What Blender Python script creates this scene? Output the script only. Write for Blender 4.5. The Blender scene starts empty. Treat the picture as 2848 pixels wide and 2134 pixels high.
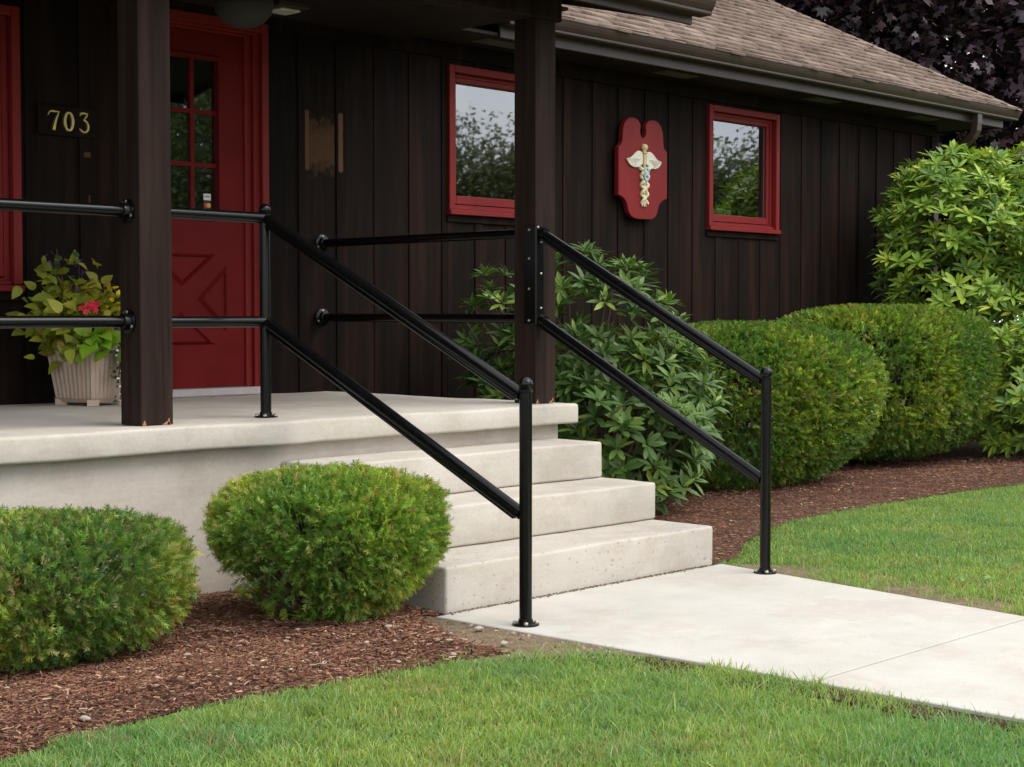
import bpy, bmesh, math, random
import numpy as np
from mathutils import Vector, Matrix
rng = np.random.default_rng(11)
random.seed(5)
S = bpy.context.scene
COL = S.collection
# ------------------------------------------------------------------ camera
F_PX, YAW, PITCH = 4490.0, math.radians(43.6), math.radians(-2.35)
CAM = np.array([0.0, 0.0, 1.12])
fw = Vector((math.cos(PITCH)*math.cos(YAW), math.cos(PITCH)*math.sin(YAW), math.sin(PITCH)))
rt = Vector((math.sin(YAW), -math.cos(YAW), 0))
up = rt.cross(fw)
cam_d = bpy.data.cameras.new('camera')
cam = bpy.data.objects.new('camera', cam_d); COL.objects.link(cam)
M = Matrix((rt, up, -fw)).transposed().to_4x4(); M.translation = Vector(CAM)
cam.matrix_world = M
cam_d.sensor_width = 36.0; cam_d.sensor_fit = 'HORIZONTAL'
cam_d.lens = F_PX/2848*36.0
cam_d.clip_start = 0.05; cam_d.clip_end = 2000
S.camera = cam
# ------------------------------------------------------------------ light
SUN_DIR = Vector((0.36, -0.72, 1.08)).normalized()
SUN_EL = math.asin(SUN_DIR.z)
SUN_STRENGTH, SKY_STRENGTH, EXPOSURE = 1.5, 0.14, 0.96
w = bpy.data.worlds.new('World'); S.world = w; w.use_nodes = True
nt = w.node_tree; nt.nodes.clear()
o_ = nt.nodes.new('ShaderNodeOutputWorld'); bg = nt.nodes.new('ShaderNodeBackground')
sky = nt.nodes.new('ShaderNodeTexSky'); sky.sky_type = 'NISHITA'; sky.sun_disc = False
sky.sun_elevation = SUN_EL; sky.sun_rotation = math.atan2(SUN_DIR.x, SUN_DIR.y)
tc = nt.nodes.new('ShaderNodeTexCoord'); nz = nt.nodes.new('ShaderNodeTexNoise')
nz.inputs['Scale'].default_value = 4.0; nz.inputs['Detail'].default_value = 6.0
rp = nt.nodes.new('ShaderNodeValToRGB')
rp.color_ramp.elements[0].position = 0.30; rp.color_ramp.elements[0].color = (0.62, 0.62, 0.62, 1)
rp.color_ramp.elements[1].position = 0.62; rp.color_ramp.elements[1].color = (0.96, 0.96, 0.96, 1)
cl = nt.nodes.new('ShaderNodeValToRGB')
cl.color_ramp.elements[0].position = 0.35; cl.color_ramp.elements[0].color = (4.6, 4.8, 5.3, 1)
cl.color_ramp.elements[1].position = 0.70; cl.color_ramp.elements[1].color = (10.5, 10.2, 9.8, 1)
mx = nt.nodes.new('ShaderNodeMixRGB')
L = nt.links.new
L(tc.outputs['Generated'], nz.inputs['Vector']); L(nz.outputs['Fac'], rp.inputs['Fac']); L(nz.outputs['Fac'], cl.inputs['Fac'])
L(rp.outputs['Color'], mx.inputs['Fac']); L(sky.outputs['Color'], mx.inputs['Color1']); L(cl.outputs['Color'], mx.inputs['Color2'])
L(mx.outputs['Color'], bg.inputs['Color']); bg.inputs['Strength'].default_value = SKY_STRENGTH
L(bg.outputs['Background'], o_.inputs['Surface'])
sd = bpy.data.lights.new('sun', 'SUN'); sd.energy = SUN_STRENGTH; sd.angle = math.radians(45); sd.color = (1.0, 0.95, 0.87)
so = bpy.data.objects.new('sun', sd); COL.objects.link(so)
so.rotation_euler = (-SUN_DIR).to_track_quat('-Z', 'Y').to_euler(); so.location = SUN_DIR*60
S.view_settings.view_transform = 'Standard'; S.view_settings.look = 'None'
S.view_settings.exposure = EXPOSURE; S.view_settings.gamma = 1.0; S.view_settings.use_curve_mapping = False

# ------------------------------------------------------------------ materials
def newmat(name):
    m = bpy.data.materials.new(name); m.use_nodes = True
    t = m.node_tree; b = t.nodes['Principled BSDF']
    return m, t, b
def nd(t, k, **kw):
    n = t.nodes.new(k)
    for a, v in kw.items():
        if a in n.inputs: n.inputs[a].default_value = v
        else: setattr(n, a, v)
    return n
def noise(t, scale, detail=4, vec=(1, 1, 1), rough=0.55):
    c = nd(t, 'ShaderNodeTexCoord'); mp = nd(t, 'ShaderNodeMapping'); mp.inputs['Scale'].default_value = vec
    n = nd(t, 'ShaderNodeTexNoise'); n.inputs['Scale'].default_value = scale
    n.inputs['Detail'].default_value = detail; n.inputs['Roughness'].default_value = rough
    t.links.new(c.outputs['Object'], mp.inputs['Vector']); t.links.new(mp.outputs['Vector'], n.inputs['Vector'])
    return n.outputs['Fac']
def ramp(t, fac, stops):
    r = nd(t, 'ShaderNodeValToRGB'); e = r.color_ramp.elements
    while len(e) < len(stops): e.new(0.5)
    for k, (p, c) in enumerate(stops):
        e[k].position = p; e[k].color = (*c, 1) if len(c) == 3 else c
    t.links.new(fac, r.inputs['Fac']); return r.outputs['Color']
def mixc(t, fac, a, b, kind='MIX'):
    m = nd(t, 'ShaderNodeMixRGB'); m.blend_type = kind
    for i, v in ((0, fac), (1, a), (2, b)):
        if isinstance(v, (int, float)): m.inputs[i].default_value = v
        elif isinstance(v, tuple): m.inputs[i].default_value = (*v, 1)
        else: t.links.new(v, m.inputs[i])
    return m.outputs[0]
def bump(t, b, h, strength=0.3, dist=0.01):
    n = nd(t, 'ShaderNodeBump'); n.inputs['Strength'].default_value = strength; n.inputs['Distance'].default_value = dist
    t.links.new(h, n.inputs['Height']); t.links.new(n.outputs['Normal'], b.inputs['Normal'])
g3 = lambda a, k=1.0: tuple(x*k for x in a)

def simple(name, colr, rough=0.5, var=0.15, scale=8, bmp=0.0, metal=0.0, spec=0.5, vec=(1, 1, 1), coat=0):
    m, t, b = newmat(name)
    f = noise(t, scale, 5, vec)
    t.links.new(ramp(t, f, [(0.3, g3(colr, 1-var)), (0.7, g3(colr, 1+var))]), b.inputs['Base Color'])
    b.inputs['Roughness'].default_value = rough; b.inputs['Metallic'].default_value = metal
    b.inputs['Specular IOR Level'].default_value = spec
    if coat: b.inputs['Coat Weight'].default_value = coat; b.inputs['Coat Roughness'].default_value = 0.06
    if bmp: bump(t, b, noise(t, scale*6, 4, vec), bmp, 0.004)
    return m

def wood_mat(name, dark, light, patch=False, rough=0.75, sk=(1.75, 1.5, 1.4), vary=0.0):
    m, t, b = newmat(name)
    big = noise(t, 1.6, 4, (2.2, 2.2, 0.5)); grain = noise(t, 26, 6, (1.6, 1.6, 0.06), 0.65); streak = noise(t, 9, 4, (1.5, 1.5, 0.09))
    c = ramp(t, grain, [(0.30, dark), (0.75, light)])
    c = mixc(t, ramp(t, streak, [(0.45, (0, 0, 0)), (0.72, (1, 1, 1))]), c, (light[0]*sk[0], light[1]*sk[1], light[2]*sk[2]))
    if vary:
        oi = nd(t, 'ShaderNodeObjectInfo'); c = mixc(t, 1.0, c, ramp(t, oi.outputs['Random'], [(0.0, (1-vary, 1-vary, 1-vary)), (1.0, (1+vary, 1+vary*0.9, 1+vary*0.8))]), 'MULTIPLY')
        fl = noise(t, 40, 5, (1.3, 1.3, 0.22), 0.7); c = mixc(t, 0.8, c, ramp(t, fl, [(0.34, (0.45, 0.45, 0.45)), (0.42, (1, 1, 1)), (0.62, (1, 1, 1)), (0.74, (1.7, 1.5, 1.35))]), 'MULTIPLY')
    c = mixc(t, 0.6, c, ramp(t, big, [(0.3, (0.55, 0.52, 0.5)), (0.7, (1.25, 1.22, 1.2))]), 'MULTIPLY')
    if patch:   # the bare strip where something once hung beside the door, and small scars
        co = nd(t, 'ShaderNodeTexCoord'); sx = nd(t, 'ShaderNodeSeparateXYZ'); t.links.new(co.outputs['Object'], sx.inputs[0])
        nn = noise(t, 22, 3)
        def band(sock, lo, hi, soft):
            a = nd(t, 'ShaderNodeMath', operation='MULTIPLY_ADD'); t.links.new(nn, a.inputs[0]); a.inputs[1].default_value = soft*2.5; t.links.new(sock, a.inputs[2])
            r1 = nd(t, 'ShaderNodeMapRange'); r1.inputs['From Min'].default_value = lo+soft*1.2-soft*.5; r1.inputs['From Max'].default_value = lo+soft*1.2+soft*.5
            r2 = nd(t, 'ShaderNodeMapRange'); r2.inputs['From Min'].default_value = hi+soft*1.2+soft*.5; r2.inputs['From Max'].default_value = hi+soft*1.2-soft*.5
            t.links.new(a.outputs[0], r1.inputs['Value']); t.links.new(a.outputs[0], r2.inputs['Value'])
            q = nd(t, 'ShaderNodeMath', operation='MULTIPLY'); t.links.new(r1.outputs[0], q.inputs[0]); t.links.new(r2.outputs[0], q.inputs[1]); return q.outputs[0]
        def mul(a, bb):
            q = nd(t, 'ShaderNodeMath', operation='MULTIPLY'); t.links.new(a, q.inputs[0])
            if isinstance(bb, float): q.inputs[1].default_value = bb
            else: t.links.new(bb, q.inputs[1])
            return q.outputs[0]
        zs = band(sx.outputs[2], 1.965, 2.30, 0.012)
        bare = (0.14, 0.072, 0.036)
        c = mixc(t, mul(mul(band(sx.outputs[0], 5.915, 6.105, 0.006), band(sx.outputs[2], 1.985, 2.24, 0.10)), 0.5), c, bare)
        c = mixc(t, mul(mul(band(sx.outputs[0], 5.882, 5.914, 0.003), zs), 0.75), c, bare)
        c = mixc(t, mul(mul(band(sx.outputs[0], 6.128, 6.162, 0.003), zs), 0.75), c, g3(bare, 1.25))
        c = mixc(t, mul(mul(band(sx.outputs[0], 4.452, 4.492, 0.004), band(sx.outputs[2], 1.93, 1.955, 0.004)), 0.6), c, bare)
        c = mixc(t, mul(mul(band(sx.outputs[0], 4.475, 4.485, 0.003), band(sx.outputs[2], 1.70, 1.74, 0.006)), 0.6), c, bare)
    t.links.new(c, b.inputs['Base Color']); b.inputs['Roughness'].default_value = rough
    b.inputs['Specular IOR Level'].default_value = 0.12
    bump(t, b, grain, 0.35, 0.004)
    return m

def concrete_mat(name, lo, hi, pits=0.0, stain=0.4):
    m, t, b = newmat(name)
    c = ramp(t, noise(t, 3.0, 7, (1, 1, 1.6), 0.62), [(0.32, lo), (0.68, hi)])
    c = mixc(t, stain, c, ramp(t, noise(t, 0.9, 5, (1, 1, 2.0), 0.6), [(0.38, (0.86, 0.83, 0.79)), (0.60, (1, 1, 1))]), 'MULTIPLY')
    c = mixc(t, 0.5, c, ramp(t, noise(t, 90, 3), [(0.3, (0.90, 0.90, 0.90)), (0.7, (1.07, 1.07, 1.07))]), 'MULTIPLY')
    # fine horizontal float marks
    c = mixc(t, 0.35, c, ramp(t, noise(t, 14, 4, (0.35, 0.35, 5.0)), [(0.35, (0.92, 0.92, 0.92)), (0.62, (1.04, 1.04, 1.04))]), 'MULTIPLY')
    st_ = ramp(t, noise(t, 1.7, 9, (1, 1, 1.3), 0.72), [(0.50, (1, 1, 1)), (0.57, (0.90, 0.875, 0.84)), (0.63, (1, 1, 1))])
    c = mixc(t, 0.75, c, st_, 'MULTIPLY')
    sp = ramp(t, noise(t, 130, 2), [(0.26, (0.62, 0.58, 0.53)), (0.32, (1, 1, 1))]); c = mixc(t, 0.7, c, sp, 'MULTIPLY')
    if pits:
        co = nd(t, 'ShaderNodeTexCoord'); v = nd(t, 'ShaderNodeTexVoronoi'); v.inputs['Scale'].default_value = 30
        dn = nd(t, 'ShaderNodeTexNoise'); dn.inputs['Scale'].default_value = 3; t.links.new(co.outputs['Object'], dn.inputs['Vector'])
        ad = nd(t, 'ShaderNodeVectorMath', operation='MULTIPLY_ADD'); t.links.new(dn.outputs['Color'], ad.inputs[0]); ad.inputs[1].default_value = (0.25, 0.25, 0.12); t.links.new(co.outputs['Object'], ad.inputs[2])
        t.links.new(ad.outputs[0], v.inputs['Vector'])
        th = nd(t, 'ShaderNodeMath', operation='MULTIPLY'); t.links.new(noise(t, 2.2, 2), th.inputs[0]); th.inputs[1].default_value = 0.36
        lt = nd(t, 'ShaderNodeMath', operation='SUBTRACT'); t.links.new(th.outputs[0], lt.inputs[0]); t.links.new(v.outputs['Distance'], lt.inputs[1])
        r = ramp(t, lt.outputs[0], [(0.0, (0, 0, 0)), (0.03, (1, 1, 1))])
        mm = nd(t, 'ShaderNodeMath', operation='MULTIPLY'); t.links.new(r, mm.inputs[0]); mm.inputs[1].default_value = pits
        c = mixc(t, mm.outputs[0], c, (0.20, 0.175, 0.15))
    t.links.new(c, b.inputs['Base Color']); b.inputs['Roughness'].default_value = 0.85; b.inputs['Specular IOR Level'].default_value = 0.25
    bump(t, b, noise(t, 55, 6, (1, 1, 1), 0.7), 0.22, 0.004)
    return m

def leaf_mat(name, rough=0.45, trans=0.25, spec=0.4):
    m, t, b = newmat(name)
    a = nd(t, 'ShaderNodeAttribute'); a.attribute_name = 'Col'
    t.links.new(a.outputs['Color'], b.inputs['Base Color'])
    b.inputs['Roughness'].default_value = rough; b.inputs['Specular IOR Level'].default_value = spec
    if trans:
        tr = nd(t, 'ShaderNodeBsdfTranslucent'); ms = nd(t, 'ShaderNodeMixShader'); ms.inputs[0].default_value = trans
        cc = mixc(t, 1.0, a.outputs['Color'], (1.3, 1.35, 0.6), 'MULTIPLY'); t.links.new(cc, tr.inputs['Color'])
        out = [n for n in t.nodes if n.type == 'OUTPUT_MATERIAL'][0]
        t.links.new(b.outputs[0], ms.inputs[1]); t.links.new(tr.outputs[0], ms.inputs[2]); t.links.new(ms.outputs[0], out.inputs['Surface'])
    return m

def glass_mat(name):
    m, t, b = newmat(name)
    tr = nd(t, 'ShaderNodeBsdfTransparent'); tr.inputs[0].default_value = (0.55, 0.60, 0.60, 1)
    gl = nd(t, 'ShaderNodeBsdfGlossy'); gl.inputs['Roughness'].default_value = 0.016; gl.inputs['Color'].default_value = (0.9, 0.93, 0.97, 1)
    fr = nd(t, 'ShaderNodeFresnel'); fr.inputs['IOR'].default_value = 3.0
    bp = nd(t, 'ShaderNodeBump'); bp.inputs['Strength'].default_value = 0.02; bp.inputs['Distance'].default_value = 0.01
    t.links.new(noise(t, 3.0, 1), bp.inputs['Height']); t.links.new(bp.outputs[0], gl.inputs['Normal'])
    ms = nd(t, 'ShaderNodeMixShader'); t.links.new(fr.outputs[0], ms.inputs[0]); t.links.new(tr.outputs[0], ms.inputs[1]); t.links.new(gl.outputs[0], ms.inputs[2])
    out = [n for n in t.nodes if n.type == 'OUTPUT_MATERIAL'][0]; t.links.new(ms.outputs[0], out.inputs['Surface'])
    return m

def shingle_mat(name):
    m, t, b = newmat(name)
    oi = nd(t, 'ShaderNodeObjectInfo')
    a = nd(t, 'ShaderNodeAttribute'); a.attribute_name = 'Col'
    c = ramp(t, noise(t, 160, 3), [(0.3, (0.60, 0.58, 0.56)), (0.7, (1.3, 1.3, 1.3))])
    c = mixc(t, 1.0, a.outputs['Color'], c, 'MULTIPLY')
    c = mixc(t, 0.7, c, ramp(t, noise(t, 0.8, 4), [(0.35, (0.78, 0.76, 0.76)), (0.65, (1.1, 1.1, 1.1))]), 'MULTIPLY')
    t.links.new(c, b.inputs['Base Color']); b.inputs['Roughness'].default_value = 0.95; b.inputs['Specular IOR Level'].default_value = 0.1
    bump(t, b, noise(t, 220, 2), 0.4, 0.003)
    return m

def soil_mat(name, stops, scale=14):
    m, t, b = newmat(name)
    c = ramp(t, noise(t, scale, 8, (1, 1, 1), 0.7), stops)
    c = mixc(t, 0.6, c, ramp(t, noise(t, 1.1, 4), [(0.35, (0.75, 0.75, 0.75)), (0.65, (1.15, 1.15, 1.15))]), 'MULTIPLY')
    t.links.new(c, b.inputs['Base Color']); b.inputs['Roughness'].default_value = 1.0; b.inputs['Specular IOR Level'].default_value = 0.05
    bump(t, b, noise(t, scale*4, 6, (1, 1, 1), 0.7), 0.8, 0.02)
    return m

MW = wood_mat('dark stained siding', (0.0032, 0.0015, 0.0010), (0.0118, 0.0060, 0.0038), patch=True, vary=0.24)
MPOST = wood_mat('dark stained post', (0.0115, 0.0068, 0.0053), (0.0275, 0.0172, 0.0134), sk=(1.35, 1.3, 1.25))
MBARE = simple('bare split wood', (0.30, 0.135, 0.065), 0.8, 0.25, 40)
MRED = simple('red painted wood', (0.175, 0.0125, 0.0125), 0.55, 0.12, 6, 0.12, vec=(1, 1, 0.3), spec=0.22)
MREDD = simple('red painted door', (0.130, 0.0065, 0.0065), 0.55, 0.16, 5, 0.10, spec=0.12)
MSOF = simple('reddish brown soffit', (0.012, 0.0035, 0.0035), 0.7, 0.3, 5)
MVENT = simple('pale grey vent', (0.11, 0.10, 0.10), 0.6)
MGUT = simple('brown gutter paint', (0.043, 0.0245, 0.0225), 0.42, 0.14, 5, 0.05, spec=0.45)
MBLK = simple('black gloss enamel', (0.0035, 0.0035, 0.004), 0.20, 0.3, 30, 0.05, spec=0.26)
MBOLT = simple('zinc screw', (0.55, 0.52, 0.46), 0.35, 0.2, 40, metal=1.0)
MCON = concrete_mat('pale concrete', (0.450, 0.417, 0.366), (0.53, 0.497, 0.444))
MCONS = concrete_mat('pitted step concrete', (0.430, 0.398, 0.350), (0.505, 0.473, 0.424), pits=0.5)
MCONW = concrete_mat('parged foundation', (0.46, 0.415, 0.362), (0.56, 0.512, 0.455), stain=0.6)
MWALK = concrete_mat('new walk concrete', (0.435, 0.415, 0.372), (0.495, 0.475, 0.432), stain=0.25)
MGL = glass_mat('window glass')
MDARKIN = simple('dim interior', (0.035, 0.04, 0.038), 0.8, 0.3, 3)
MCURT = simple('grey curtain', (0.34, 0.40, 0.42), 0.8, 0.1, 12, vec=(8, 8, 0.4))
MBLIND = simple('dim shade', (0.75, 0.74, 0.70), 0.8, 0.1, 12)
MALU = simple('worn threshold', (0.42, 0.38, 0.37), 0.5, 0.1, 9)
MSHIN = shingle_mat('brown asphalt shingle')
MIV = simple('ivory paint', (0.62, 0.555, 0.37), 0.55, 0.06, 20)
MWING = simple('white paint', (0.60, 0.575, 0.47), 0.55, 0.06, 40, 0.3)
MYEL = simple('yellowed ivory paint', (0.56, 0.45, 0.23), 0.55, 0.08, 20)
MBLU = simple('pale blue grey paint', (0.36, 0.48, 0.55), 0.55, 0.1, 20)
MBRASS = simple('brass', (0.62, 0.50, 0.20), 0.34, 0.15, 18, metal=0.85)
MPOT = simple('beige plastic pot', (0.44, 0.335, 0.265), 0.6, 0.08, 10, 0.05)
MBARK = simple('bark', (0.10, 0.07, 0.05), 0.9, 0.35, 25, 0.5)
MTWIG = simple('yew twig', (0.085, 0.055, 0.036), 0.9, 0.35, 30)
MSTONE = simple('pale pebble', (0.34, 0.29, 0.235), 0.9, 0.35, 25, 0.3)
MYEW = leaf_mat('yew needles', 0.45, 0.40, 0.3)
MRHO = leaf_mat('rhododendron leaf', 0.42, 0.20, 0.24)
MMAP = leaf_mat('purple maple leaf', 0.42, 0.06, 0.45)
MLEAF = leaf_mat('soft leaf', 0.5, 0.25, 0.35)
MGRASS = leaf_mat('grass blade', 0.5, 0.42, 0.25)
MCHIP = leaf_mat('mulch chip', 0.95, 0.0, 0.1)
MSOIL = soil_mat('mulch bed soil', [(0.30, (0.050, 0.026, 0.019)), (0.52, (0.11, 0.060, 0.043)), (0.75, (0.19, 0.115, 0.082))], 22)
MGND = soil_mat('lawn soil', [(0.3, (0.050, 0.060, 0.018)), (0.55, (0.090, 0.115, 0.032)), (0.75, (0.120, 0.105, 0.055))], 9)
MDIRT = soil_mat('bare tan soil', [(0.3, (0.15, 0.108, 0.070)), (0.55, (0.25, 0.190, 0.128)), (0.75, (0.34, 0.265, 0.185))], 20)

MBROWN = soil_mat('worn brown soil', [(0.3, (0.040, 0.026, 0.016)), (0.55, (0.085, 0.058, 0.036)), (0.75, (0.14, 0.105, 0.068))], 18)
# ------------------------------------------------------------------ object helpers
def base_of(o):
    while o.parent: o = o.parent
    return o
def link(o, parent=None):
    COL.objects.link(o)
    if parent is not None:
        o.parent = parent
        if parent.parent is None: o.location = -Vector(parent.location)   # meshes are laid out in world metres
    return o
def thing(name, label, cat, loc=(0, 0, 0), group=None):
    e = bpy.data.objects.new(name, None); e.empty_display_size = 0.1; e.location = loc
    e['label'] = label; e['category'] = cat
    if group: e['group'] = group
    COL.objects.link(e); return e
def tag(o, label, cat, group=None):
    o['label'] = label; o['category'] = cat
    if group: o['group'] = group
    return o
def struct(o): o['kind'] = 'structure'; return o
def stuff(o): o['kind'] = 'stuff'; return o

class MB:
    def __init__(s): s.v = []; s.f = []
    def add(s, vs, fs):
        n = len(s.v); s.v += [tuple(map(float, p)) for p in vs]; s.f += [tuple(i+n for i in f) for f in fs]; return s
    def box(s, x0, x1, y0, y1, z0, z1):
        vs = [(x, y, z) for z in (z0, z1) for y in (y0, y1) for x in (x0, x1)]
        return s.add(vs, [(0, 2, 3, 1), (4, 5, 7, 6), (0, 1, 5, 4), (2, 6, 7, 3), (0, 4, 6, 2), (1, 3, 7, 5)])
    def tube(s, pts, r, n=14, caps=True):
        pts = [Vector(p) for p in pts]; rs = r if isinstance(r, (list, tuple)) else [r]*len(pts)
        vs = []; fs = []; u = None
        for k, p in enumerate(pts):
            d = (pts[min(k+1, len(pts)-1)] - pts[max(k-1, 0)]).normalized()
            if u is None: u = d.orthogonal().normalized()
            else: u = (u - d*u.dot(d)).normalized()
            q = d.cross(u)
            for j in range(n):
                a = 2*math.pi*j/n; vs.append(p + (u*math.cos(a)+q*math.sin(a))*rs[k])
        for k in range(len(pts)-1):
            for j in range(n):
                a = k*n+j; b = k*n+(j+1) % n; fs.append((a, b, b+n, a+n))
        if caps: fs.append(tuple(range(n))[::-1]); fs.append(tuple((len(pts)-1)*n+j for j in range(n)))
        return s.add(vs, fs)
    def lathe(s, prof, c=(0, 0, 0), axis=(0, 0, 1), n=24):
        ax = Vector(axis).normalized(); u = ax.orthogonal().normalized(); q = ax.cross(u); c = Vector(c)
        vs = []; fs = []
        for (r, h) in prof:
            for j in range(n):
                a = 2*math.pi*j/n; vs.append(c+ax*h+(u*math.cos(a)+q*math.sin(a))*max(r, 1e-5))
        for k in range(len(prof)-1):
            for j in range(n):
                a = k*n+j; b = k*n+(j+1) % n; fs.append((a, b, b+n, a+n))
        fs.append(tuple(range(n))[::-1]); fs.append(tuple((len(prof)-1)*n+j for j in range(n)))
        return s.add(vs, fs)
    def prism(s, poly, fn, d0, d1):           # poly in 2D, fn(u, v, d) -> point
        n = len(poly); vs = [fn(u, v, d0) for u, v in poly]+[fn(u, v, d1) for u, v in poly]
        fs = [tuple(range(n)), tuple(range(2*n-1, n-1, -1))]
        fs += [(i, i+n, (i+1) % n+n, (i+1) % n) for i in range(n)]
        return s.add(vs, fs)
    def build(s, name, mat, parent=None, bevel=0.0, seg=1, smooth=False):
        me = bpy.data.meshes.new(name); me.from_pydata(s.v, [], s.f)
        bm = bmesh.new(); bm.from_mesh(me)
        bmesh.ops.recalc_face_normals(bm, faces=bm.faces)
        if bevel:
            es = [e for e in bm.edges if len(e.link_faces) == 2 and e.calc_face_angle(0) > 0.5]
            bmesh.ops.bevel(bm, geom=es, offset=bevel, segments=seg, affect='EDGES', profile=0.5)
        if smooth:
            for f in bm.faces: f.smooth = True
            for e in bm.edges:
                if len(e.link_faces) == 2 and e.calc_face_angle(0) > 0.7: e.smooth = False
        bm.to_mesh(me); bm.free()
        me.materials.append(mat)
        return link(bpy.data.objects.new(name, me), parent)

def np_obj(name, V, faces, mat, parent=None, col=None, me_only=False, smooth=False):
    """V (N,3); faces (M,k) int array or list of such; col (N,3) per vertex"""
    if not isinstance(faces, list): faces = [faces]
    me = bpy.data.meshes.new(name)
    nl = sum(f.size for f in faces); nf = sum(len(f) for f in faces)
    me.vertices.add(len(V)); me.vertices.foreach_set('co', np.ascontiguousarray(V, np.float32).ravel())
    me.loops.add(nl); me.polygons.add(nf)
    me.loops.foreach_set('vertex_index', np.concatenate([f.ravel() for f in faces]).astype(np.int32))
    tot = np.concatenate([np.full(len(f), f.shape[1]) for f in faces]); st = np.concatenate([[0], np.cumsum(tot)[:-1]])
    me.polygons.foreach_set('loop_start', st.astype(np.int32)); me.polygons.foreach_set('loop_total', tot.astype(np.int32))
    if smooth: me.polygons.foreach_set('use_smooth', np.ones(nf, bool))
    if col is not None:
        a = me.color_attributes.new('Col', 'FLOAT_COLOR', 'POINT')
        a.data.foreach_set('color', np.concatenate([col, np.ones((len(V), 1))], 1).astype(np.float32).ravel())
    me.update(); me.validate()
    me.materials.append(mat)
    if me_only: return me
    return link(bpy.data.objects.new(name, me), parent)

def frames(T):
    """orthonormal frames with T (n,3) as the y axis and a random spin -> (n,3,3) columns x,y,z"""
    T = T/np.linalg.norm(T, axis=1, keepdims=True)
    R = rng.normal(size=T.shape); X = np.cross(T, R); X /= np.linalg.norm(X, axis=1, keepdims=True)
    Z = np.cross(X, T); return np.stack([X, T, Z], 2)
def spread(tv, tf, P, Fm, sc):
    """instances of a template (tv (k,3), tf (m,3)) -> joined V, F"""
    n, k = len(P), len(tv)
    V = P[:, None, :] + np.einsum('nij,kj->nki', Fm, tv)*np.asarray(sc).reshape(-1, 1, 1)
    F = tf[None]+(np.arange(n)*k)[:, None, None]
    return V.reshape(-1, 3), F.reshape(-1, tf.shape[1])
_grid = rng.random((64, 64))
def vnoise(x, y, s):
    x = np.asarray(x)*s; y = np.asarray(y)*s; xi = np.floor(x).astype(int); yi = np.floor(y).astype(int); fx = x-xi; fy = y-yi
    fx = fx*fx*(3-2*fx); fy = fy*fy*(3-2*fy); g = lambda a, b: _grid[a % 64, b % 64]
    return (g(xi, yi)*(1-fx)+g(xi+1, yi)*fx)*(1-fy)+(g(xi, yi+1)*(1-fx)+g(xi+1, yi+1)*fx)*fy
def inpoly(x, y, poly):
    c = np.zeros(len(x), bool); n = len(poly)
    for i in range(n):
        x1, y1 = poly[i]; x2, y2 = poly[(i+1) % n]
        k = ((y1 > y) != (y2 > y)) & (x < (x2-x1)*(y-y1)/(y2-y1+1e-12)+x1); c ^= k
    return c
def edge_dist(x, y, line):
    d = np.full(len(x), 9.0)
    for (x1, y1), (x2, y2) in zip(line[:-1], line[1:]):
        L2 = (x2-x1)**2+(y2-y1)**2; tt = np.clip(((x-x1)*(x2-x1)+(y-y1)*(y2-y1))/L2, 0, 1)
        d = np.minimum(d, np.hypot(x-x1-tt*(x2-x1), y-y1-tt*(y2-y1)))
    return d
def sheet(name, poly, z, mat):
    mb = MB(); mb.add([(x, y, z) for x, y in poly], [tuple(range(len(poly)))]); return struct(mb.build(name, mat))
def rough_box(name, lo, hi, mat, parent, step=0.07, amp=0.0025, bev=0.012):
    """a cast concrete block: subdivided, worn round arrises, faintly wavy faces"""
    bm = bmesh.new(); bmesh.ops.create_cube(bm, size=1.0)
    lo = Vector(lo); hi = Vector(hi)
    for v in bm.verts: v.co = Vector((lo[i]+(v.co[i]+0.5)*(hi[i]-lo[i]) for i in range(3)))
    bmesh.ops.bevel(bm, geom=list(bm.edges), offset=bev, segments=3, affect='EDGES', profile=0.5)
    for ax in range(3):
        n = int((hi[ax]-lo[ax])/step)
        for k in range(1, n):
            co = Vector((0, 0, 0)); co[ax] = lo[ax]+(hi[ax]-lo[ax])*k/n; no = Vector((0, 0, 0)); no[ax] = 1
            bmesh.ops.bisect_plane(bm, geom=bm.verts[:]+bm.edges[:]+bm.faces[:], plane_co=co, plane_no=no)
    from mathutils import noise as mn
    for v in bm.verts:
        p = v.co.copy(); d = mn.noise_vector(p*3.0)*amp*1.6+mn.noise_vector(p*14.0)*amp*0.7
        v.co += d
    for f in bm.faces: f.smooth = True
    me = bpy.data.meshes.new(name); bm.to_mesh(me); bm.free(); me.materials.append(mat)
    return link(bpy.data.objects.new(name, me), parent)

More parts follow.
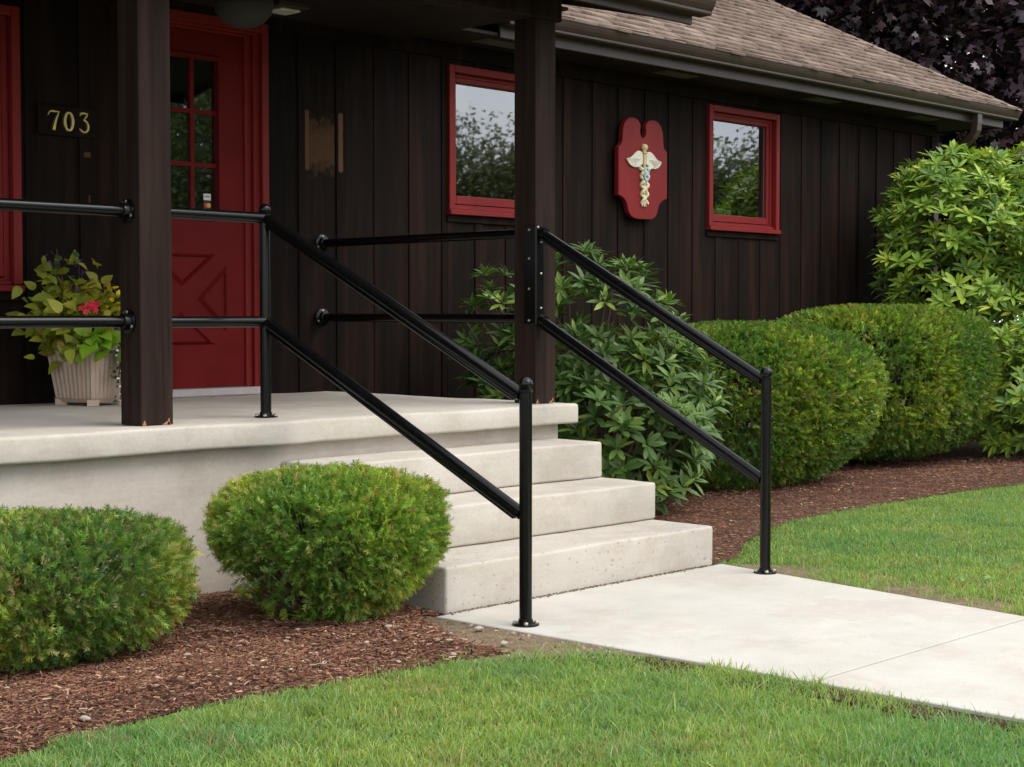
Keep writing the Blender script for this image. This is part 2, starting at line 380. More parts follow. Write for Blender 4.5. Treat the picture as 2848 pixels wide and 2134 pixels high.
# ================================================================== GROUND
ground = sheet('ground', [(-300, -300), (300, -300), (300, 300), (-300, 300)], -0.014, MGND)
LAWN_L = [(-1.0, 3.2), (1.2, 3.52), (2.04, 3.73), (2.41, 3.82), (2.66, 3.86), (3.14, 3.80), (3.4, 3.77), (3.7, 3.75), (3.9, 3.68), (4.06, 3.60)]
LAWN_R = [(6.02, 4.40), (6.19, 4.44), (6.5, 4.62), (6.68, 4.73), (7.22, 4.94), (7.81, 5.06), (8.44, 5.09), (9.48, 5.10), (10.4, 5.0), (12, 4.6), (14.5, 3.9)]
def bumpy_bed(name, poly, z, mat, seed):
    x0 = min(p[0] for p in poly); x1 = max(p[0] for p in poly); y0 = min(p[1] for p in poly); y1 = max(p[1] for p in poly)
    bm = bmesh.new(); bm.faces.new([bm.verts.new((x, y, 0)) for x, y in poly]); st = 0.09
    for ax, a0, a1 in ((0, x0, x1), (1, y0, y1)):
        n = int((a1-a0)/st)
        for k in range(1, n):
            co = [0, 0, 0]; co[ax] = a0+(a1-a0)*k/n; no = [0, 0, 0]; no[ax] = 1
            bmesh.ops.bisect_plane(bm, geom=bm.verts[:]+bm.edges[:]+bm.faces[:], plane_co=co, plane_no=no)
    X = np.array([v.co.x for v in bm.verts]); Y = np.array([v.co.y for v in bm.verts])
    D = edge_dist(X, Y, poly+[poly[0]])
    H = z+np.minimum(D, 0.15)/0.15*(vnoise(X+seed, Y, 2.2)*0.035+vnoise(X, Y+seed, 9)*0.016)
    for v, h in zip(bm.verts, H): v.co.z = h
    for f in bm.faces: f.smooth = True
    me = bpy.data.meshes.new(name); bm.to_mesh(me); bm.free(); me.materials.append(mat)
    return struct(link(bpy.data.objects.new(name, me)))
BED_L = [(-1.0, 5.358), (-1.0, 3.2)]+LAWN_L[1:8]+[(3.90, 3.70), (3.90, 3.88), (3.96, 4.06), (4.04, 4.24), (4.10, 4.372), (4.223, 4.374), (4.223, 5.358)]
BED_R = [(5.93, 4.372), (6.02, 4.40)]+LAWN_R[1:]+[(14.5, 7.19), (6.04, 7.19), (6.04, 5.36), (5.93, 5.36)]
bumpy_bed('mulch_bed', BED_L, -0.008, MSOIL, 3)
bumpy_bed('mulch_bed', BED_R, -0.008, MSOIL, 7)
sheet('bare_soil', [(4.22, 4.372), (3.98, 4.40), (3.74, 4.12), (3.66, 3.90), (3.68, 3.70), (3.86, 3.62), (4.06, 3.52), (4.195, 3.30)], -0.0075, MDIRT)
sheet('bare_soil', [(4.185, 3.42), (4.06, 3.56), (4.00, 3.40), (4.05, 3.15), (4.03, 2.9), (4.09, 2.6), (4.06, 2.3), (4.13, 1.9), (4.12, 1.2), (4.22, 1.1), (4.20, 2.73)], -0.0095, MBROWN)
sheet('bare_soil', [(5.82, 4.33), (6.02, 4.36), (6.22, 4.10), (6.22, 3.62), (6.02, 3.20), (5.86, 2.60), (5.62, 2.55)], -0.0105, MDIRT)

# path of cast slabs, a joint cut between them
path = MB().box(4.25, 5.60, -6.0, 4.30, -0.10, -0.045).build('path', MSOIL); struct(path)
def slab(a, b):       # a, b: (y, xl, xr)
    mb = MB(); g = 0.0055
    (ya, la, ra), (yb, lb, rb) = a, b
    mb.prism([(la, ya+g), (ra, ya+g), (rb, yb-g), (lb, yb-g)], lambda u, v, d: (u, v, d), -0.09, 0.0)
    o = mb.build('slab', MWALK, path, bevel=0.003); return o
rows = [(4.352, 4.155, 5.945), (2.73, 4.205, 5.675), (1.12, 4.235, 5.62), (-0.5, 4.24, 5.61), (-2.1, 4.24, 5.61), (-3.7, 4.24, 5.61)]
for a, b in zip(rows[1:], rows[:-1]): slab(a, b)

# ================================================================== CONCRETE PORCH
porch = thing('concrete_porch', 'pale concrete porch with a thick overhanging slab and three wide front steps', 'porch', (5.0, 5.3, 0))
rough_box('slab', (-1.2, 5.285, 0.592), (6.035, 7.233, 0.692), MCON, porch, 0.11, 0.003, 0.014)
rough_box('foundation_wall', (-1.1, 5.36, -0.12), (5.965, 7.20, 0.592), MCONW, porch, 0.16, 0.002, 0.008)
rough_box('step', (4.225, 4.369, -0.10), (5.912, 5.358, 0.174), MCONS, porch, 0.07, 0.0025, 0.012)
rough_box('step', (4.225, 4.705, 0.176), (5.922, 5.358, 0.349), MCON, porch, 0.07, 0.0025, 0.012)
rough_box('step', (4.225, 5.030, 0.351), (5.912, 5.358, 0.520), MCON, porch, 0.07, 0.0025, 0.012)

# ================================================================== HOUSE
YW = 7.235
house = thing('house', 'dark brown wood sided house with red door, red windows and brown shingled hip roof', 'house', (6.0, 7.235, 0))
X0, X1, ZB, ZT = -2.0, 13.05, 0.16, 2.83
# openings: x0 x1 z0 z1 of the casing's outside
OPEN = [(2.98, 4.09, 1.245, 2.631), (4.725, 5.606, 0.60, 2.742), (7.008, 7.91, 1.757, 2.685), (9.685, 10.595, 1.765, 2.693)]
inset = 0.03
def pieces(x0, x1, holes, zb=ZB, zt=ZT):
    """vertical strips x0..x1 cut by holes -> list of (x0, x1, z0, z1)"""
    xs = sorted({x0, x1}|{h[i] for h in holes for i in (0, 1) if x0 < h[i] < x1}); out = []
    for a, b in zip(xs[:-1], xs[1:]):
        if b-a < 0.006: continue
        z = zb; mid = (a+b)/2
        for h in sorted([h for h in holes if h[0] < mid < h[1]], key=lambda h: h[2]):
            if h[2]-z > 0.01: out.append((a, b, z, h[2]))
            z = max(z, h[3])
        if zt-z > 0.01: out.append((a, b, z, zt))
    return out
HO = [(a+inset, b-inset, c+inset, d-inset) for a, b, c, d in OPEN]
wall = MB()
for a, b, c, d in pieces(X0, X1, HO): wall.box(a, b, YW+0.022, YW+0.15, c, d)
wall.box(X1-0.15, X1, YW+0.15, 15.0, ZB, ZT).box(X0, X0+0.15, YW+0.15, 15.0, ZB, ZT).box(X0, X1, 14.85, 15.0, ZB, ZT)
wall = wall.build('wall', MW, house)
MB().box(X0+0.02, X1-0.02, YW+0.03, 14.97, -0.2, ZB).build('foundation', MCONW, house)
per = 0.2833; k0 = int((X0-7.283)//per)
bc = [7.283+k*per for k in range(k0, 40) if X0 < 7.283+k*per < X1-0.02]
# strips of plain trim under each window stop the battens
HB = [(a, b, c-(0.045 if i != 1 else 0), d) for i, (a, b, c, d) in enumerate(OPEN)]
for i, xb in enumerate([bc[0]-per]+bc):
    lo, hi = max(xb+0.002, X0), min(xb+per-0.002, X1)
    if hi-lo < 0.02: continue
    j = random.uniform(0, 0.003)
    for a, b, c, d in pieces(lo, hi, HO): MB().box(a, b, YW+j, YW+0.021, c, d).build('board', MW, wall)
for xb in bc:
    wv = 0.035+random.uniform(-0.006, 0.005); xb += random.uniform(-0.008, 0.008); j = random.uniform(-0.002, 0.0015)
    for a, b, c, d in pieces(xb-wv, xb+wv, HB): MB().box(a, b, YW-0.0065+j, YW-0.0005, c, d).build('batten', MW, wall, bevel=0.002)
for i in (0, 2, 3):
    a, b, c, d = OPEN[i]; MB().box(a-0.005, b+0.005, YW-0.016, YW-0.001, c-0.044, c-0.001).build('apron', MW, wall, bevel=0.002)
MB().box(X0, X1, YW-0.024, YW-0.001, ZT-0.11, ZT-0.02).build('frieze_board', MW, wall)
for xe in (X1-0.09,): MB().box(xe, X1+0.012, YW-0.026, YW-0.002, ZB, ZT-0.115).build('corner_board', MW, wall)

# ---- windows
def ring(mb, x0, x1, z0, z1, wl, wr, wb, wt, y0, y1):
    mb.box(x0, x0+wl, y0, y1, z0, z1); mb.box(x1-wr, x1, y0, y1, z0, z1)
    if wb: mb.box(x0+wl, x1-wr, y0, y1, z0, z0+wb)
    if wt: mb.box(x0+wl, x1-wr, y0, y1, z1-wt, z1)
    return mb
def window(a, b, c, d, curtain=True):
    f = ring(MB(), a, b, c+0.034, d, 0.046, 0.046, 0.0, 0.046, YW-0.030, YW+0.012).build('window', MRED, house, bevel=0.003)
    ring(MB(), a+0.045, b-0.045, c+0.055, d-0.045, 0.03, 0.03, 0.012, 0.022, YW+0.012, YW+0.10).build('jamb', MRED, f, bevel=0.002)
    ring(MB(), a+0.056, b-0.056, c+0.072, d-0.062, 0.050, 0.050, 0.052, 0.036, YW+0.022, YW+0.055).build('sash', MRED, f, bevel=0.003)
    MB().box(a-0.004, b+0.004, YW-0.046, YW+0.012, c, c+0.032).build('sill', MRED, f, bevel=0.004)
    MB().box(a+0.047, b-0.047, YW-0.012, YW+0.012, c+0.034, c+0.054).build('sill_nose', MRED, f, bevel=0.003)
    ring(MB(), a+0.104, b-0.104, c+0.122, d-0.096, 0.006, 0.006, 0.005, 0.005, YW+0.046, YW+0.053).build('glazing_bead', MVENT, f)
    MB().box(a+0.10, b-0.10, YW+0.056, YW+0.060, c+0.118, d-0.092).build('pane', MGL, f)
    r = MB(); r.box(a+0.03, b-0.03, YW+0.70, YW+0.72, c+0.03, d-0.03); r.box(a+0.02, a+0.03, YW+0.13, YW+0.72, c+0.03, d-0.03).box(b-0.03, b-0.02, YW+0.13, YW+0.72, c+0.03, d-0.03)
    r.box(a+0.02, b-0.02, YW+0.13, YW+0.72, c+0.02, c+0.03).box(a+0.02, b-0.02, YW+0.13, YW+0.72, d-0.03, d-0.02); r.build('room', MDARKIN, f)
    if curtain:
        cu = MB(); n = 18; xs = [b-0.105-0.13*k/n for k in range(n+1)]
        vs = [(x, YW+0.085+0.010*math.sin(k*1.9), z) for z in (c+0.06, d-0.06) for k, x in enumerate(xs)]
        cu.add(vs, [(k, k+1, n+2+k, n+1+k) for k in range(n)]); cu.build('curtain', MCURT, f)
    return f
window(*OPEN[0], False); window(*OPEN[2]); window(*OPEN[3])

# ---- door
DX0, DX1, DZ0, DZ1 = 4.788, 5.480, 0.738, 2.660
door = MB(); YD = 7.268
cols = [(4.815, 4.962), (4.985, 5.132), (5.156, 5.302)]; rws = [(1.672, 1.932), (1.956, 2.218), (2.242, 2.512)]
gx = sorted([DX0, DX1]+[v for q in cols for v in q]); gz = sorted([DZ0, DZ1]+[v for q in rws for v in q])
for a, b in zip(gx[:-1], gx[1:]):
    for c, d in zip(gz[:-1], gz[1:]):
        if (a, b) in cols and (c, d) in rws: continue
        thin = (gx[1] <= a and b <= gx[-2] and gz[1] <= c and d <= gz[-2])
        door.box(a, b, YD+(0.008 if thin else 0), YD+0.040, c, d)
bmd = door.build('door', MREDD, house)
for (a, b) in cols:
    for (c, d) in rws: MB().box(a, b, YD+0.022, YD+0.026, c, d).build('pane', MGL, bmd)
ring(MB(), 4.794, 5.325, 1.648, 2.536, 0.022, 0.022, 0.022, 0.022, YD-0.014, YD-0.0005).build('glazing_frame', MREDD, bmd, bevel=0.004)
def tri_panel(p):
    cx = sum(q[0] for q in p)/3; cz = sum(q[1] for q in p)/3
    inn = [(cx+(x-cx)*0.80, cz+(z-cz)*0.80) for x, z in p]; inn2 = [(cx+(x-cx)*0.72, cz+(z-cz)*0.72) for x, z in p]
    mb = MB(); vs = [(x, YD-0.0003, z) for x, z in p]+[(x, YD-0.018, z) for x, z in inn]+[(x, YD-0.006, z) for x, z in inn2]
    fs = [(i, (i+1) % 3, 3+(i+1) % 3, 3+i) for i in range(3)]+[(3+i, 3+(i+1) % 3, 6+(i+1) % 3, 6+i) for i in range(3)]+[(6, 7, 8)]
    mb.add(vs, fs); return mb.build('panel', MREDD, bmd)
cxd, czd = 5.062, 1.222
tri_panel([(cxd-0.225, 1.462), (cxd+0.225, 1.462), (cxd, 1.285)]); tri_panel([(cxd+0.292, 1.405), (cxd+0.292, 1.040), (cxd+0.098, 1.222)])
tri_panel([(cxd-0.225, 0.972), (cxd+0.225, 0.972), (cxd, 1.152)]); tri_panel([(cxd-0.262, 1.385), (cxd-0.262, 1.060), (cxd-0.098, 1.222)])
kn = MB(); kn.lathe([(0.030, 0), (0.030, 0.008), (0.012, 0.012), (0.012, 0.035), (0.027, 0.045), (0.030, 0.058), (0.020, 0.070), (0.0, 0.073)], (4.800, YD, 1.56), (0, -1, 0), 18); kn.build('door_knob', MBRASS, bmd, smooth=True)
dc = MB(); ring(dc, 4.725, 5.606, 0.694, 2.742, 0.046, 0.046, 0, 0.05, YW-0.032, YW+0.012); dc = dc.build('door_casing', MRED, house, bevel=0.003)
ring(MB(), 4.770, 5.560, 0.694, 2.692, 0.020, 0.040, 0, 0.016, YW-0.004, YW+0.14).build('jamb', MRED, dc, bevel=0.002)
ring(MB(), 4.782, 5.520, 0.738, 2.676, 0.012, 0.042, 0, 0.014, YW+0.020, YW+0.060).build('door_stop', MRED, dc, bevel=0.002)
MB().box(4.770, 5.560, YW-0.075, YW+0.10, 0.694, 0.736).build('threshold', MALU, dc, bevel=0.006)
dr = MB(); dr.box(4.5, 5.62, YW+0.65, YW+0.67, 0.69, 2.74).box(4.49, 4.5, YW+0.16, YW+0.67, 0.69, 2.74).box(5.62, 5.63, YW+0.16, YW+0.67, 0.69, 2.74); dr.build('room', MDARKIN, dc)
MB().box(4.80, 5.31, YD+0.032, YD+0.037, 2.19, 2.56).build('shade', MBLIND, bmd)
for xa in (5.118, 5.288): MB().box(xa-0.004, xa+0.012, YD+0.042, YD+0.056, 1.66, 2.52).build('storm_rail', MVENT, bmd)
# card stickers on the lower right pane
stw = simple('white sticker', (0.75, 0.74, 0.70), 0.5); stk = simple('dark sticker', (0.015, 0.015, 0.03), 0.5); stb = simple('blue print', (0.05, 0.12, 0.45), 0.5)
sto = simple('orange print', (0.85, 0.35, 0.03), 0.5); str_ = simple('red print', (0.65, 0.03, 0.02), 0.5); stg = simple('grey print', (0.25, 0.25, 0.28), 0.5)
YS = YD+0.019; sx0 = 5.222; sx1 = 5.270
def stick(z0, z1, m): return MB().box(sx0, sx1, YS, YS+0.0015, z0, z1).build('sticker', m, bmd)
stick(1.756, 1.792, stw); stick(1.705, 1.752, stk); stick(1.672, 1.700, stw)
MB().box(sx0+0.006, sx1-0.006, YS-0.0012, YS-0.0002, 1.773, 1.780).build('sticker_print', stg, bmd)
MB().box(sx0, sx1, YS-0.0012, YS-0.0002, 1.690, 1.700).build('sticker_print', stb, bmd)
MB().box(sx0, sx1, YS-0.0012, YS-0.0002, 1.672, 1.677).build('sticker_print', sto, bmd)
def disc(cx, cz, r, y, m): MB().prism([(cx+r*math.cos(a*math.pi/10), cz+r*math.sin(a*math.pi/10)) for a in range(20)], lambda u, v, d: (u, d, v), y, y+0.0008).build('sticker_print', m, bmd)
disc(5.238, 1.729, 0.0135, YS-0.0012, str_); disc(5.254, 1.729, 0.0135, YS-0.0024, sto)

# ---- main roof
EZ, EY, EXR, EXL, PIT = 2.965, 6.715, 13.60, -2.6, 0.60
YB = 15.6; HW = (YB-EY)/2; RZ = EZ+HW*PIT; YR = EY+HW
rf = MB(); t_ = 0.03
V8 = [(EXL, EY, EZ), (EXR, EY, EZ), (EXR, YB, EZ), (EXL, YB, EZ), (EXL+HW, YR, RZ), (EXR-HW, YR, RZ)]
rf.add([(x, y, z-0.012) for x, y, z in V8]+[(x, y, z-0.05) for x, y, z in V8[:4]], [(0, 1, 5, 4), (1, 2, 5), (2, 3, 4, 5), (3, 0, 4), (0, 6, 7, 1), (1, 7, 8, 2), (2, 8, 9, 3), (3, 9, 6, 0)])
MROOF = simple('roof felt', (0.10, 0.075, 0.062), 0.95, 0.2, 30)
roof = rf.build('roof', MROOF, house)
cosP = 1/math.hypot(1, PIT); sinP = PIT*cosP
slope = Vector((0, cosP, sinP)); nrm = Vector((0, -sinP, cosP))
expo = 0.108; tabs = []
ncr = int(HW/cosP/expo)
for r in range(ncr):
    s0 = r*expo-0.025; yy = s0*cosP
    xmax = EXR-max(yy, 0)-0.0
    x = 5.9+random.uniform(0, 0.2)
    while x < xmax-0.02:
        wd = random.choice((0.10, 0.13, 0.16, 0.19, 0.22))+random.uniform(-0.01, 0.01); x2 = min(x+wd, xmax)
        s1 = s0+expo*1.2; xt2 = min(x2, EXR-s1*cosP); th = random.choice((0.011, 0.014, 0.018, 0.021)); drop = random.choice((0.0, 0.0, 0.012))
        tabs.append((x, x2-0.003, max(xt2-0.003, x), s0-drop, s1, th, random.random())); x = x2
def tab_geo(tb):
    xa, xb, xtb, s0, s1, th, q = tb; o = Vector((0, EY, EZ))
    g = lambda x, s, n: o+Vector((x, 0, 0))+slope*s+nrm*n
    vs = [g(xa, s0, 0.003), g(xb, s0, 0.003), g(xa, s0, 0.003+th), g(xb, s0, 0.003+th), g(xa, s1, 0.001), g(xtb, s1, 0.001)]
    return vs, [(0, 1, 3, 2), (2, 3, 5, 4), (0, 2, 4), (1, 5, 3)], [q]*6
tabcol = lambda q: [np.array(c) for c in ((0.218, 0.167, 0.139), (0.180, 0.137, 0.113), (0.242, 0.187, 0.156), (0.150, 0.113, 0.095), (0.205, 0.156, 0.129))][int(q*5) % 5]*(0.92+0.16*((q*37) % 1))
vis = sorted([tb for tb in tabs if tb[0] > 7.3 or tb[3] < 0.4], key=lambda tb: tb[0]*0.72+tb[3])
vis = [tb for tb in vis if tb[1] > 7.35 and tb[3] < 3.0]
near = vis[:300]; ids = set(map(id, near)); rest = [tb for tb in tabs if id(tb) not in ids]
def tab_obj(name, tl, parent):
    vs = []; f4 = []; f3 = []; cs = []
    for tb in tl:
        v, f, _ = tab_geo(tb); n = len(vs); vs += [tuple(p) for p in v]; cs += [tabcol(tb[6])]*6
        for q in f: (f4 if len(q) == 4 else f3).append([i+n for i in q])
    return np_obj(name, np.array(vs), [np.array(f4), np.array(f3)], MSHIN, parent, np.array(cs))
for tb in near: tab_obj('shingle', [tb], roof)
stuff(tab_obj('shingle_field', rest, roof))
# hip cap shingles
hipd = Vector((-1, 1, PIT)).normalized(); hs = Vector((1, 1, 0)).normalized()
for k in range(26):
    p = Vector((EXR, EY, EZ))+hipd*(k*0.145); q = p+hipd*0.20
    n_ = Vector((0, 0, 1)); mb = MB(); t2 = 0.020; wd = 0.10
    dn = Vector((0, 0, -wd*PIT*0.70))
    mb.add([p+n_*t2, p-hs*wd+dn+n_*t2, p+hs*wd+dn+n_*t2, q+n_*0.01, q-hs*wd+dn+n_*0.01, q+hs*wd+dn+n_*0.01, p-hs*wd+dn, p+hs*wd+dn, p], [(0, 1, 4, 3), (0, 3, 5, 2), (0, 8, 6, 1), (0, 2, 7, 8)])
    o = mb.build('ridge_cap', MSHIN, roof); a = o.data.color_attributes.new('Col', 'FLOAT_COLOR', 'POINT')
    c = tabcol(random.random()); [setattr(d, 'color', (*c, 1)) for d in a.data]
# soffit, fascia, gutter
SZ = 2.815; FY = 6.83
MB().box(EXL+0.1, EXR-0.115, FY, YW-0.026, SZ, SZ+0.02).build('soffit', MSOF, roof)
MB().box(X1+0.013, EXR-0.115, YW-0.026, 15.3, SZ, SZ+0.02).build('soffit', MSOF, roof)
for xv in (7.25, 9.0, 10.85, 12.4):
    v = MB(); v.box(xv-0.19, xv+0.19, 6.93, 7.06, SZ-0.006, SZ-0.001); v = v.build('soffit_vent', MVENT, roof)
    for k in range(5): MB().box(xv-0.17, xv+0.17, 6.942+k*0.022, 6.953+k*0.022, SZ-0.012, SZ-0.0065).build('louvre', MVENT, v)
fas = MB().box(7.05, EXR-0.10, FY-0.02, FY, SZ-0.012, EZ-0.02).build('fascia', MGUT, roof, bevel=0.004)
MB().box(EXR-0.115, EXR-0.10, FY, 15.4, SZ-0.012, EZ-0.02).build('fascia', MGUT, roof)
GP = [(0.0, 0.0), (-0.075, 0.0), (-0.082, 0.008), (-0.082, 0.020), (-0.088, 0.026), (-0.100, 0.045), (-0.108, 0.066), (-0.112, 0.085), (-0.118, 0.088), (-0.120, 0.104), (-0.106, 0.106), (-0.104, 0.088), (-0.095, 0.060), (-0.078, 0.020), (-0.004, 0.012)]
def gutter(x0, x1, y, z, parent):
    g = MB(); g.prism(GP, lambda u, v, d: (d, y+u, z+v), x0, x1)
    o = g.build('gutter', MGUT, parent, smooth=False)
    e = MB(); e.prism(GP[:10]+[(0, 0.104)], lambda u, v, d: (d, y+u, z+v), x1-0.004, x1+0.003); e.build('end_cap', MGUT, o)
    e = MB(); e.prism(GP[:10]+[(0, 0.104)], lambda u, v, d: (d, y+u, z+v), x0-0.003, x0+0.004); e.build('end_cap', MGUT, o)
    return o
gut = gutter(7.05, EXR+0.02, FY-0.021, 2.872, roof)
def rect_tube(mb, pts, wx, wy):
    pts = [Vector(p) for p in pts]; vs = []; fs = []
    for k, p in enumerate(pts):
        d = (pts[min(k+1, len(pts)-1)]-pts[max(k-1, 0)]).normalized(); a = Vector((1, 0, 0)); b = d.cross(a).normalized()
        vs += [p+a*wx*i+b*wy*j for i, j in ((-1, -1), (1, -1), (1, 1), (-1, 1))]
    for k in range(len(pts)-1): fs += [(4*k+i, 4*k+(i+1) % 4, 4*k+4+(i+1) % 4, 4*k+4+i) for i in range(4)]
    return mb.add(vs, fs)
rect_tube(MB(), [(12.93, 6.765, 2.875), (12.93, 6.765, 2.80), (12.93, 6.772, 2.74), (12.93, 6.80, 2.685), (12.93, 7.10, 2.44), (12.93, 7.155, 2.39), (12.93, 7.175, 2.33), (12.93, 7.175, 0.15)], 0.040, 0.030).build('downspout', MGUT, roof, bevel=0.004)

# ---- porch roof on posts
proof = MB(); PX0, PX1 = -2.4, 6.655; sl = 0.24
zr = lambda y: 2.715+sl*(y-5.1)
proof.prism([(5.085, zr(5.085)), (7.30, zr(7.30)), (7.30, zr(7.30)-0.05), (5.085, zr(5.085)-0.05)], lambda u, v, d: (d, u, v), PX0, PX1)
proof = proof.build('porch_roof', MSOF, house)
MB().prism([(5.02, zr(5.02)+0.03), (7.22, zr(7.22)+0.03), (7.22, zr(7.22)+0.002), (5.02, zr(5.02)+0.002)], lambda u, v, d: (d, u, v), PX0-0.02, PX1+0.02).build('shingle_layer', MROOF, proof)
MB().box(PX0, PX1, 5.065, 5.084, 2.612, zr(5.085)).build('fascia', MGUT, proof, bevel=0.003)
MB().prism([(5.085, zr(5.085)-0.085), (7.2, zr(7.2)-0.085), (7.2, zr(7.2)), (5.085, zr(5.085))], lambda u, v, d: (d, u, v), PX1+0.001, PX1+0.020).build('rake_board', MGUT, proof)
gutter(PX0, PX1+0.05, 5.064, 2.655, proof)
MB().box(PX0, 6.031, 5.398, 5.545, 2.585, zr(5.398)-0.052).build('beam', MPOST, proof, bevel=0.004)
MB().prism([(5.548, 2.60), (7.21, 2.60), (7.21, zr(7.21)-0.055), (5.548, zr(5.548)-0.055)], lambda u, v, d: (d, u, v), 5.95, 6.03).build('side_beam', MPOST, proof) if False else None
MB().box(PX0, 6.64, 5.90, YW-0.026, 2.79, 2.808).build('ceiling', MSOF, proof)
MB().prism([(5.548, zr(5.548)-0.055), (5.548, 2.72), (5.60, 2.808), (7.20, 2.808), (7.20, zr(7.2)-0.055)], lambda u, v, d: (d, u, v), 5.99, 6.02).build('end_panel', MSOF, proof)
def post(x0, x1, y0, y1):
    o = MB().box(x0, x1, y0, y1, 0.694, 2.584).build('post', MPOST, proof, bevel=0.003)
    for (a, b, h) in ((0.004, 0.022, 0.020), (0.095, 0.140, 0.014), (0.120, 0.132, 0.026)):
        MB().prism([(x0+a, 0.695), (x0+b, 0.695), (x0+(a+b)/2+0.003, 0.695+h), (x0+(a+b)/2-0.002, 0.695+h*0.8)], lambda u, v, d: (u, d, v), y0-0.002, y0-0.0003).build('split', MBARE, o)
    return o
post(3.567, 3.716, 5.400, 5.543)
post(5.838, 5.985, 5.400, 5.545)
post(0.30, 0.45, 5.400, 5.545)

# ================================================================== RAILINGS
def flange(c, ax, parent, r=0.048):
    m = MB(); m.lathe([(r, 0), (r, 0.007), (r*0.86, 0.010), (0.034, 0.012), (0.031, 0.034), (0.026, 0.036)], c, ax, 22)
    f = m.build('flange', MBLK, parent, smooth=True)
    a = Vector(ax).normalized(); u = a.orthogonal().normalized()
    if abs(a.z) < 0.5: u = Vector((0, 0, 1))
    q = a.cross(u)
    for k in range(3):
        an = math.pi/2+2*math.pi*k/3 if abs(a.z) > 0.5 else 2*math.pi*k/3
        p = Vector(c)+a*0.008+(u*math.cos(an)+q*math.sin(an))*r*0.78
        MB().lathe([(0.0065, 0), (0.0065, 0.004), (0.003, 0.006), (0.0, 0.0062)], p, ax, 8).build('screw', MBOLT, f)
    return f
RB = 0.0235
def newel(x, y, z0, z1, parent):
    p = MB(); p.tube([(x, y, z0+0.006), (x, y, z1-0.052)], RB, 20); p = p.build('newel_post', MBLK, parent, smooth=True)
    MB().lathe([(RB, 0), (RB+0.004, 0.003), (RB+0.004, 0.008), (RB-0.002, 0.012), (RB+0.003, 0.022), (RB+0.004, 0.032), (RB, 0.043), (RB*0.6, 0.052), (0.0, 0.056)], (x, y, z1-0.056), (0, 0, 1), 20).build('cap', MBLK, p, smooth=True)
    b = MB(); b.lathe([(0.050, 0), (0.050, 0.006), (0.042, 0.009), (0.028, 0.010), (0.027, 0.022)], (x, y, z0), (0, 0, 1), 24); b = b.build('base_plate', MBLK, p, smooth=True)
    for k in range(4):
        a = math.pi/4+k*math.pi/2
        MB().lathe([(0.0085, 0), (0.0085, 0.006), (0.004, 0.009), (0.0, 0.0092)], (x+0.039*math.cos(a), y+0.039*math.sin(a), z0+0.008), (0, 0, 1), 8).build('bolt', MBOLT, b)
    return p
def rail(p, q, parent, r=RB, name='rail'):
    return MB().tube([p, q], r, 18).build(name, MBLK, parent, smooth=True)
def cap_rail(p, q, parent, r=RB):
    """moulded channel rail: round tube with a flat lip along its under side"""
    o = rail(p, q, parent, r)
    p = Vector(p); q = Vector(q); d = (q-p).normalized(); side = d.cross(Vector((0, 0, 1))).normalized(); upv = side.cross(d)
    def fn(u, v, t): return p+(q-p)*t+side*u+upv*v
    MB().prism([(-0.021, -0.030), (0.021, -0.030), (0.021, -0.016), (-0.021, -0.016)], fn, 0.01, 0.99).build('lip', MBLK, o, bevel=0.003)
    return o
NX, NY = 4.262, 5.510
h1 = thing('stair_railing', 'black pipe railing down the left side of the steps, ball capped post on the walk', 'railing', (4.262, 3.99, 0), 'black pipe railings of the porch')
newel(NX, NY, 0.692, 1.603, h1); newel(4.262, 3.99, 0.0, 0.905, h1)
cap_rail((NX, NY-0.02, 1.535), (4.262, 4.01, 0.838), h1); cap_rail((NX, NY-0.02, 1.095), (4.262, 4.01, 0.405), h1)
PL = 3.716
rail((PL+0.008, NY-0.012, 1.541), (NX, NY, 1.541), h1); rail((PL+0.008, NY-0.012, 1.101), (NX, NY, 1.101), h1)
flange((PL, NY-0.012, 1.541), (1, 0, 0), h1); flange((PL, NY-0.012, 1.101), (1, 0, 0), h1)
h2 = thing('stair_railing', 'black pipe railing down the right side of the steps, bolted to the porch post', 'railing', (5.862, 4.05, 0), 'black pipe railings of the porch')
newel(5.862, 4.05, 0.0, 0.905, h2)
pl = MB(); x0, y0 = 5.838, 5.400
pl.box(x0-0.008, x0-0.001, y0-0.008, y0+0.070, 1.085, 1.570); pl.box(x0-0.001, x0+0.052, y0-0.008, y0-0.001, 1.085, 1.570)
pl = pl.build('corner_plate', MBLK, h2, bevel=0.002)
for z in (1.105, 1.26, 1.41, 1.550): MB().lathe([(0.007, 0), (0.006, 0.004), (0.0, 0.006)], (x0-0.008, y0+0.036, z), (-1, 0, 0), 10).build('screw', MBOLT, pl)
for z in (1.165, 1.335, 1.490, 1.562): MB().lathe([(0.007, 0), (0.006, 0.004), (0.0, 0.006)], (x0+0.030 if z < 1.55 else x0+0.008, y0-0.008, z), (0, -1, 0), 10).build('screw', MBOLT, pl)
cap_rail((5.868, 5.385, 1.535), (5.862, 4.07, 0.848), h2); cap_rail((5.868, 5.385, 1.105), (5.862, 4.07, 0.412), h2)
for z in (1.535, 1.105): MB().tube([(5.868, 5.393, z+0.002), (5.868, 5.36, z-0.006)], [0.029, 0.027], 16).build('collar', MBLK, h2, smooth=True)
h3 = thing('porch_railing', 'pair of black horizontal pipe rails left of the front porch post', 'railing', (2.0, 5.5, 0.692), 'black pipe railings of the porch')
for z in (1.537, 1.103):
    rail((0.46, 5.478, z-0.004), (3.56, 5.478, z), h3); flange((3.567, 5.478, z), (-1, 0, 0), h3); flange((0.45, 5.478, z-0.004), (1, 0, 0), h3)
h4 = thing('porch_railing', 'pair of black pipe rails running back from the right post to the house wall', 'railing', (5.92, 6.4, 0.692), 'black pipe railings of the porch')
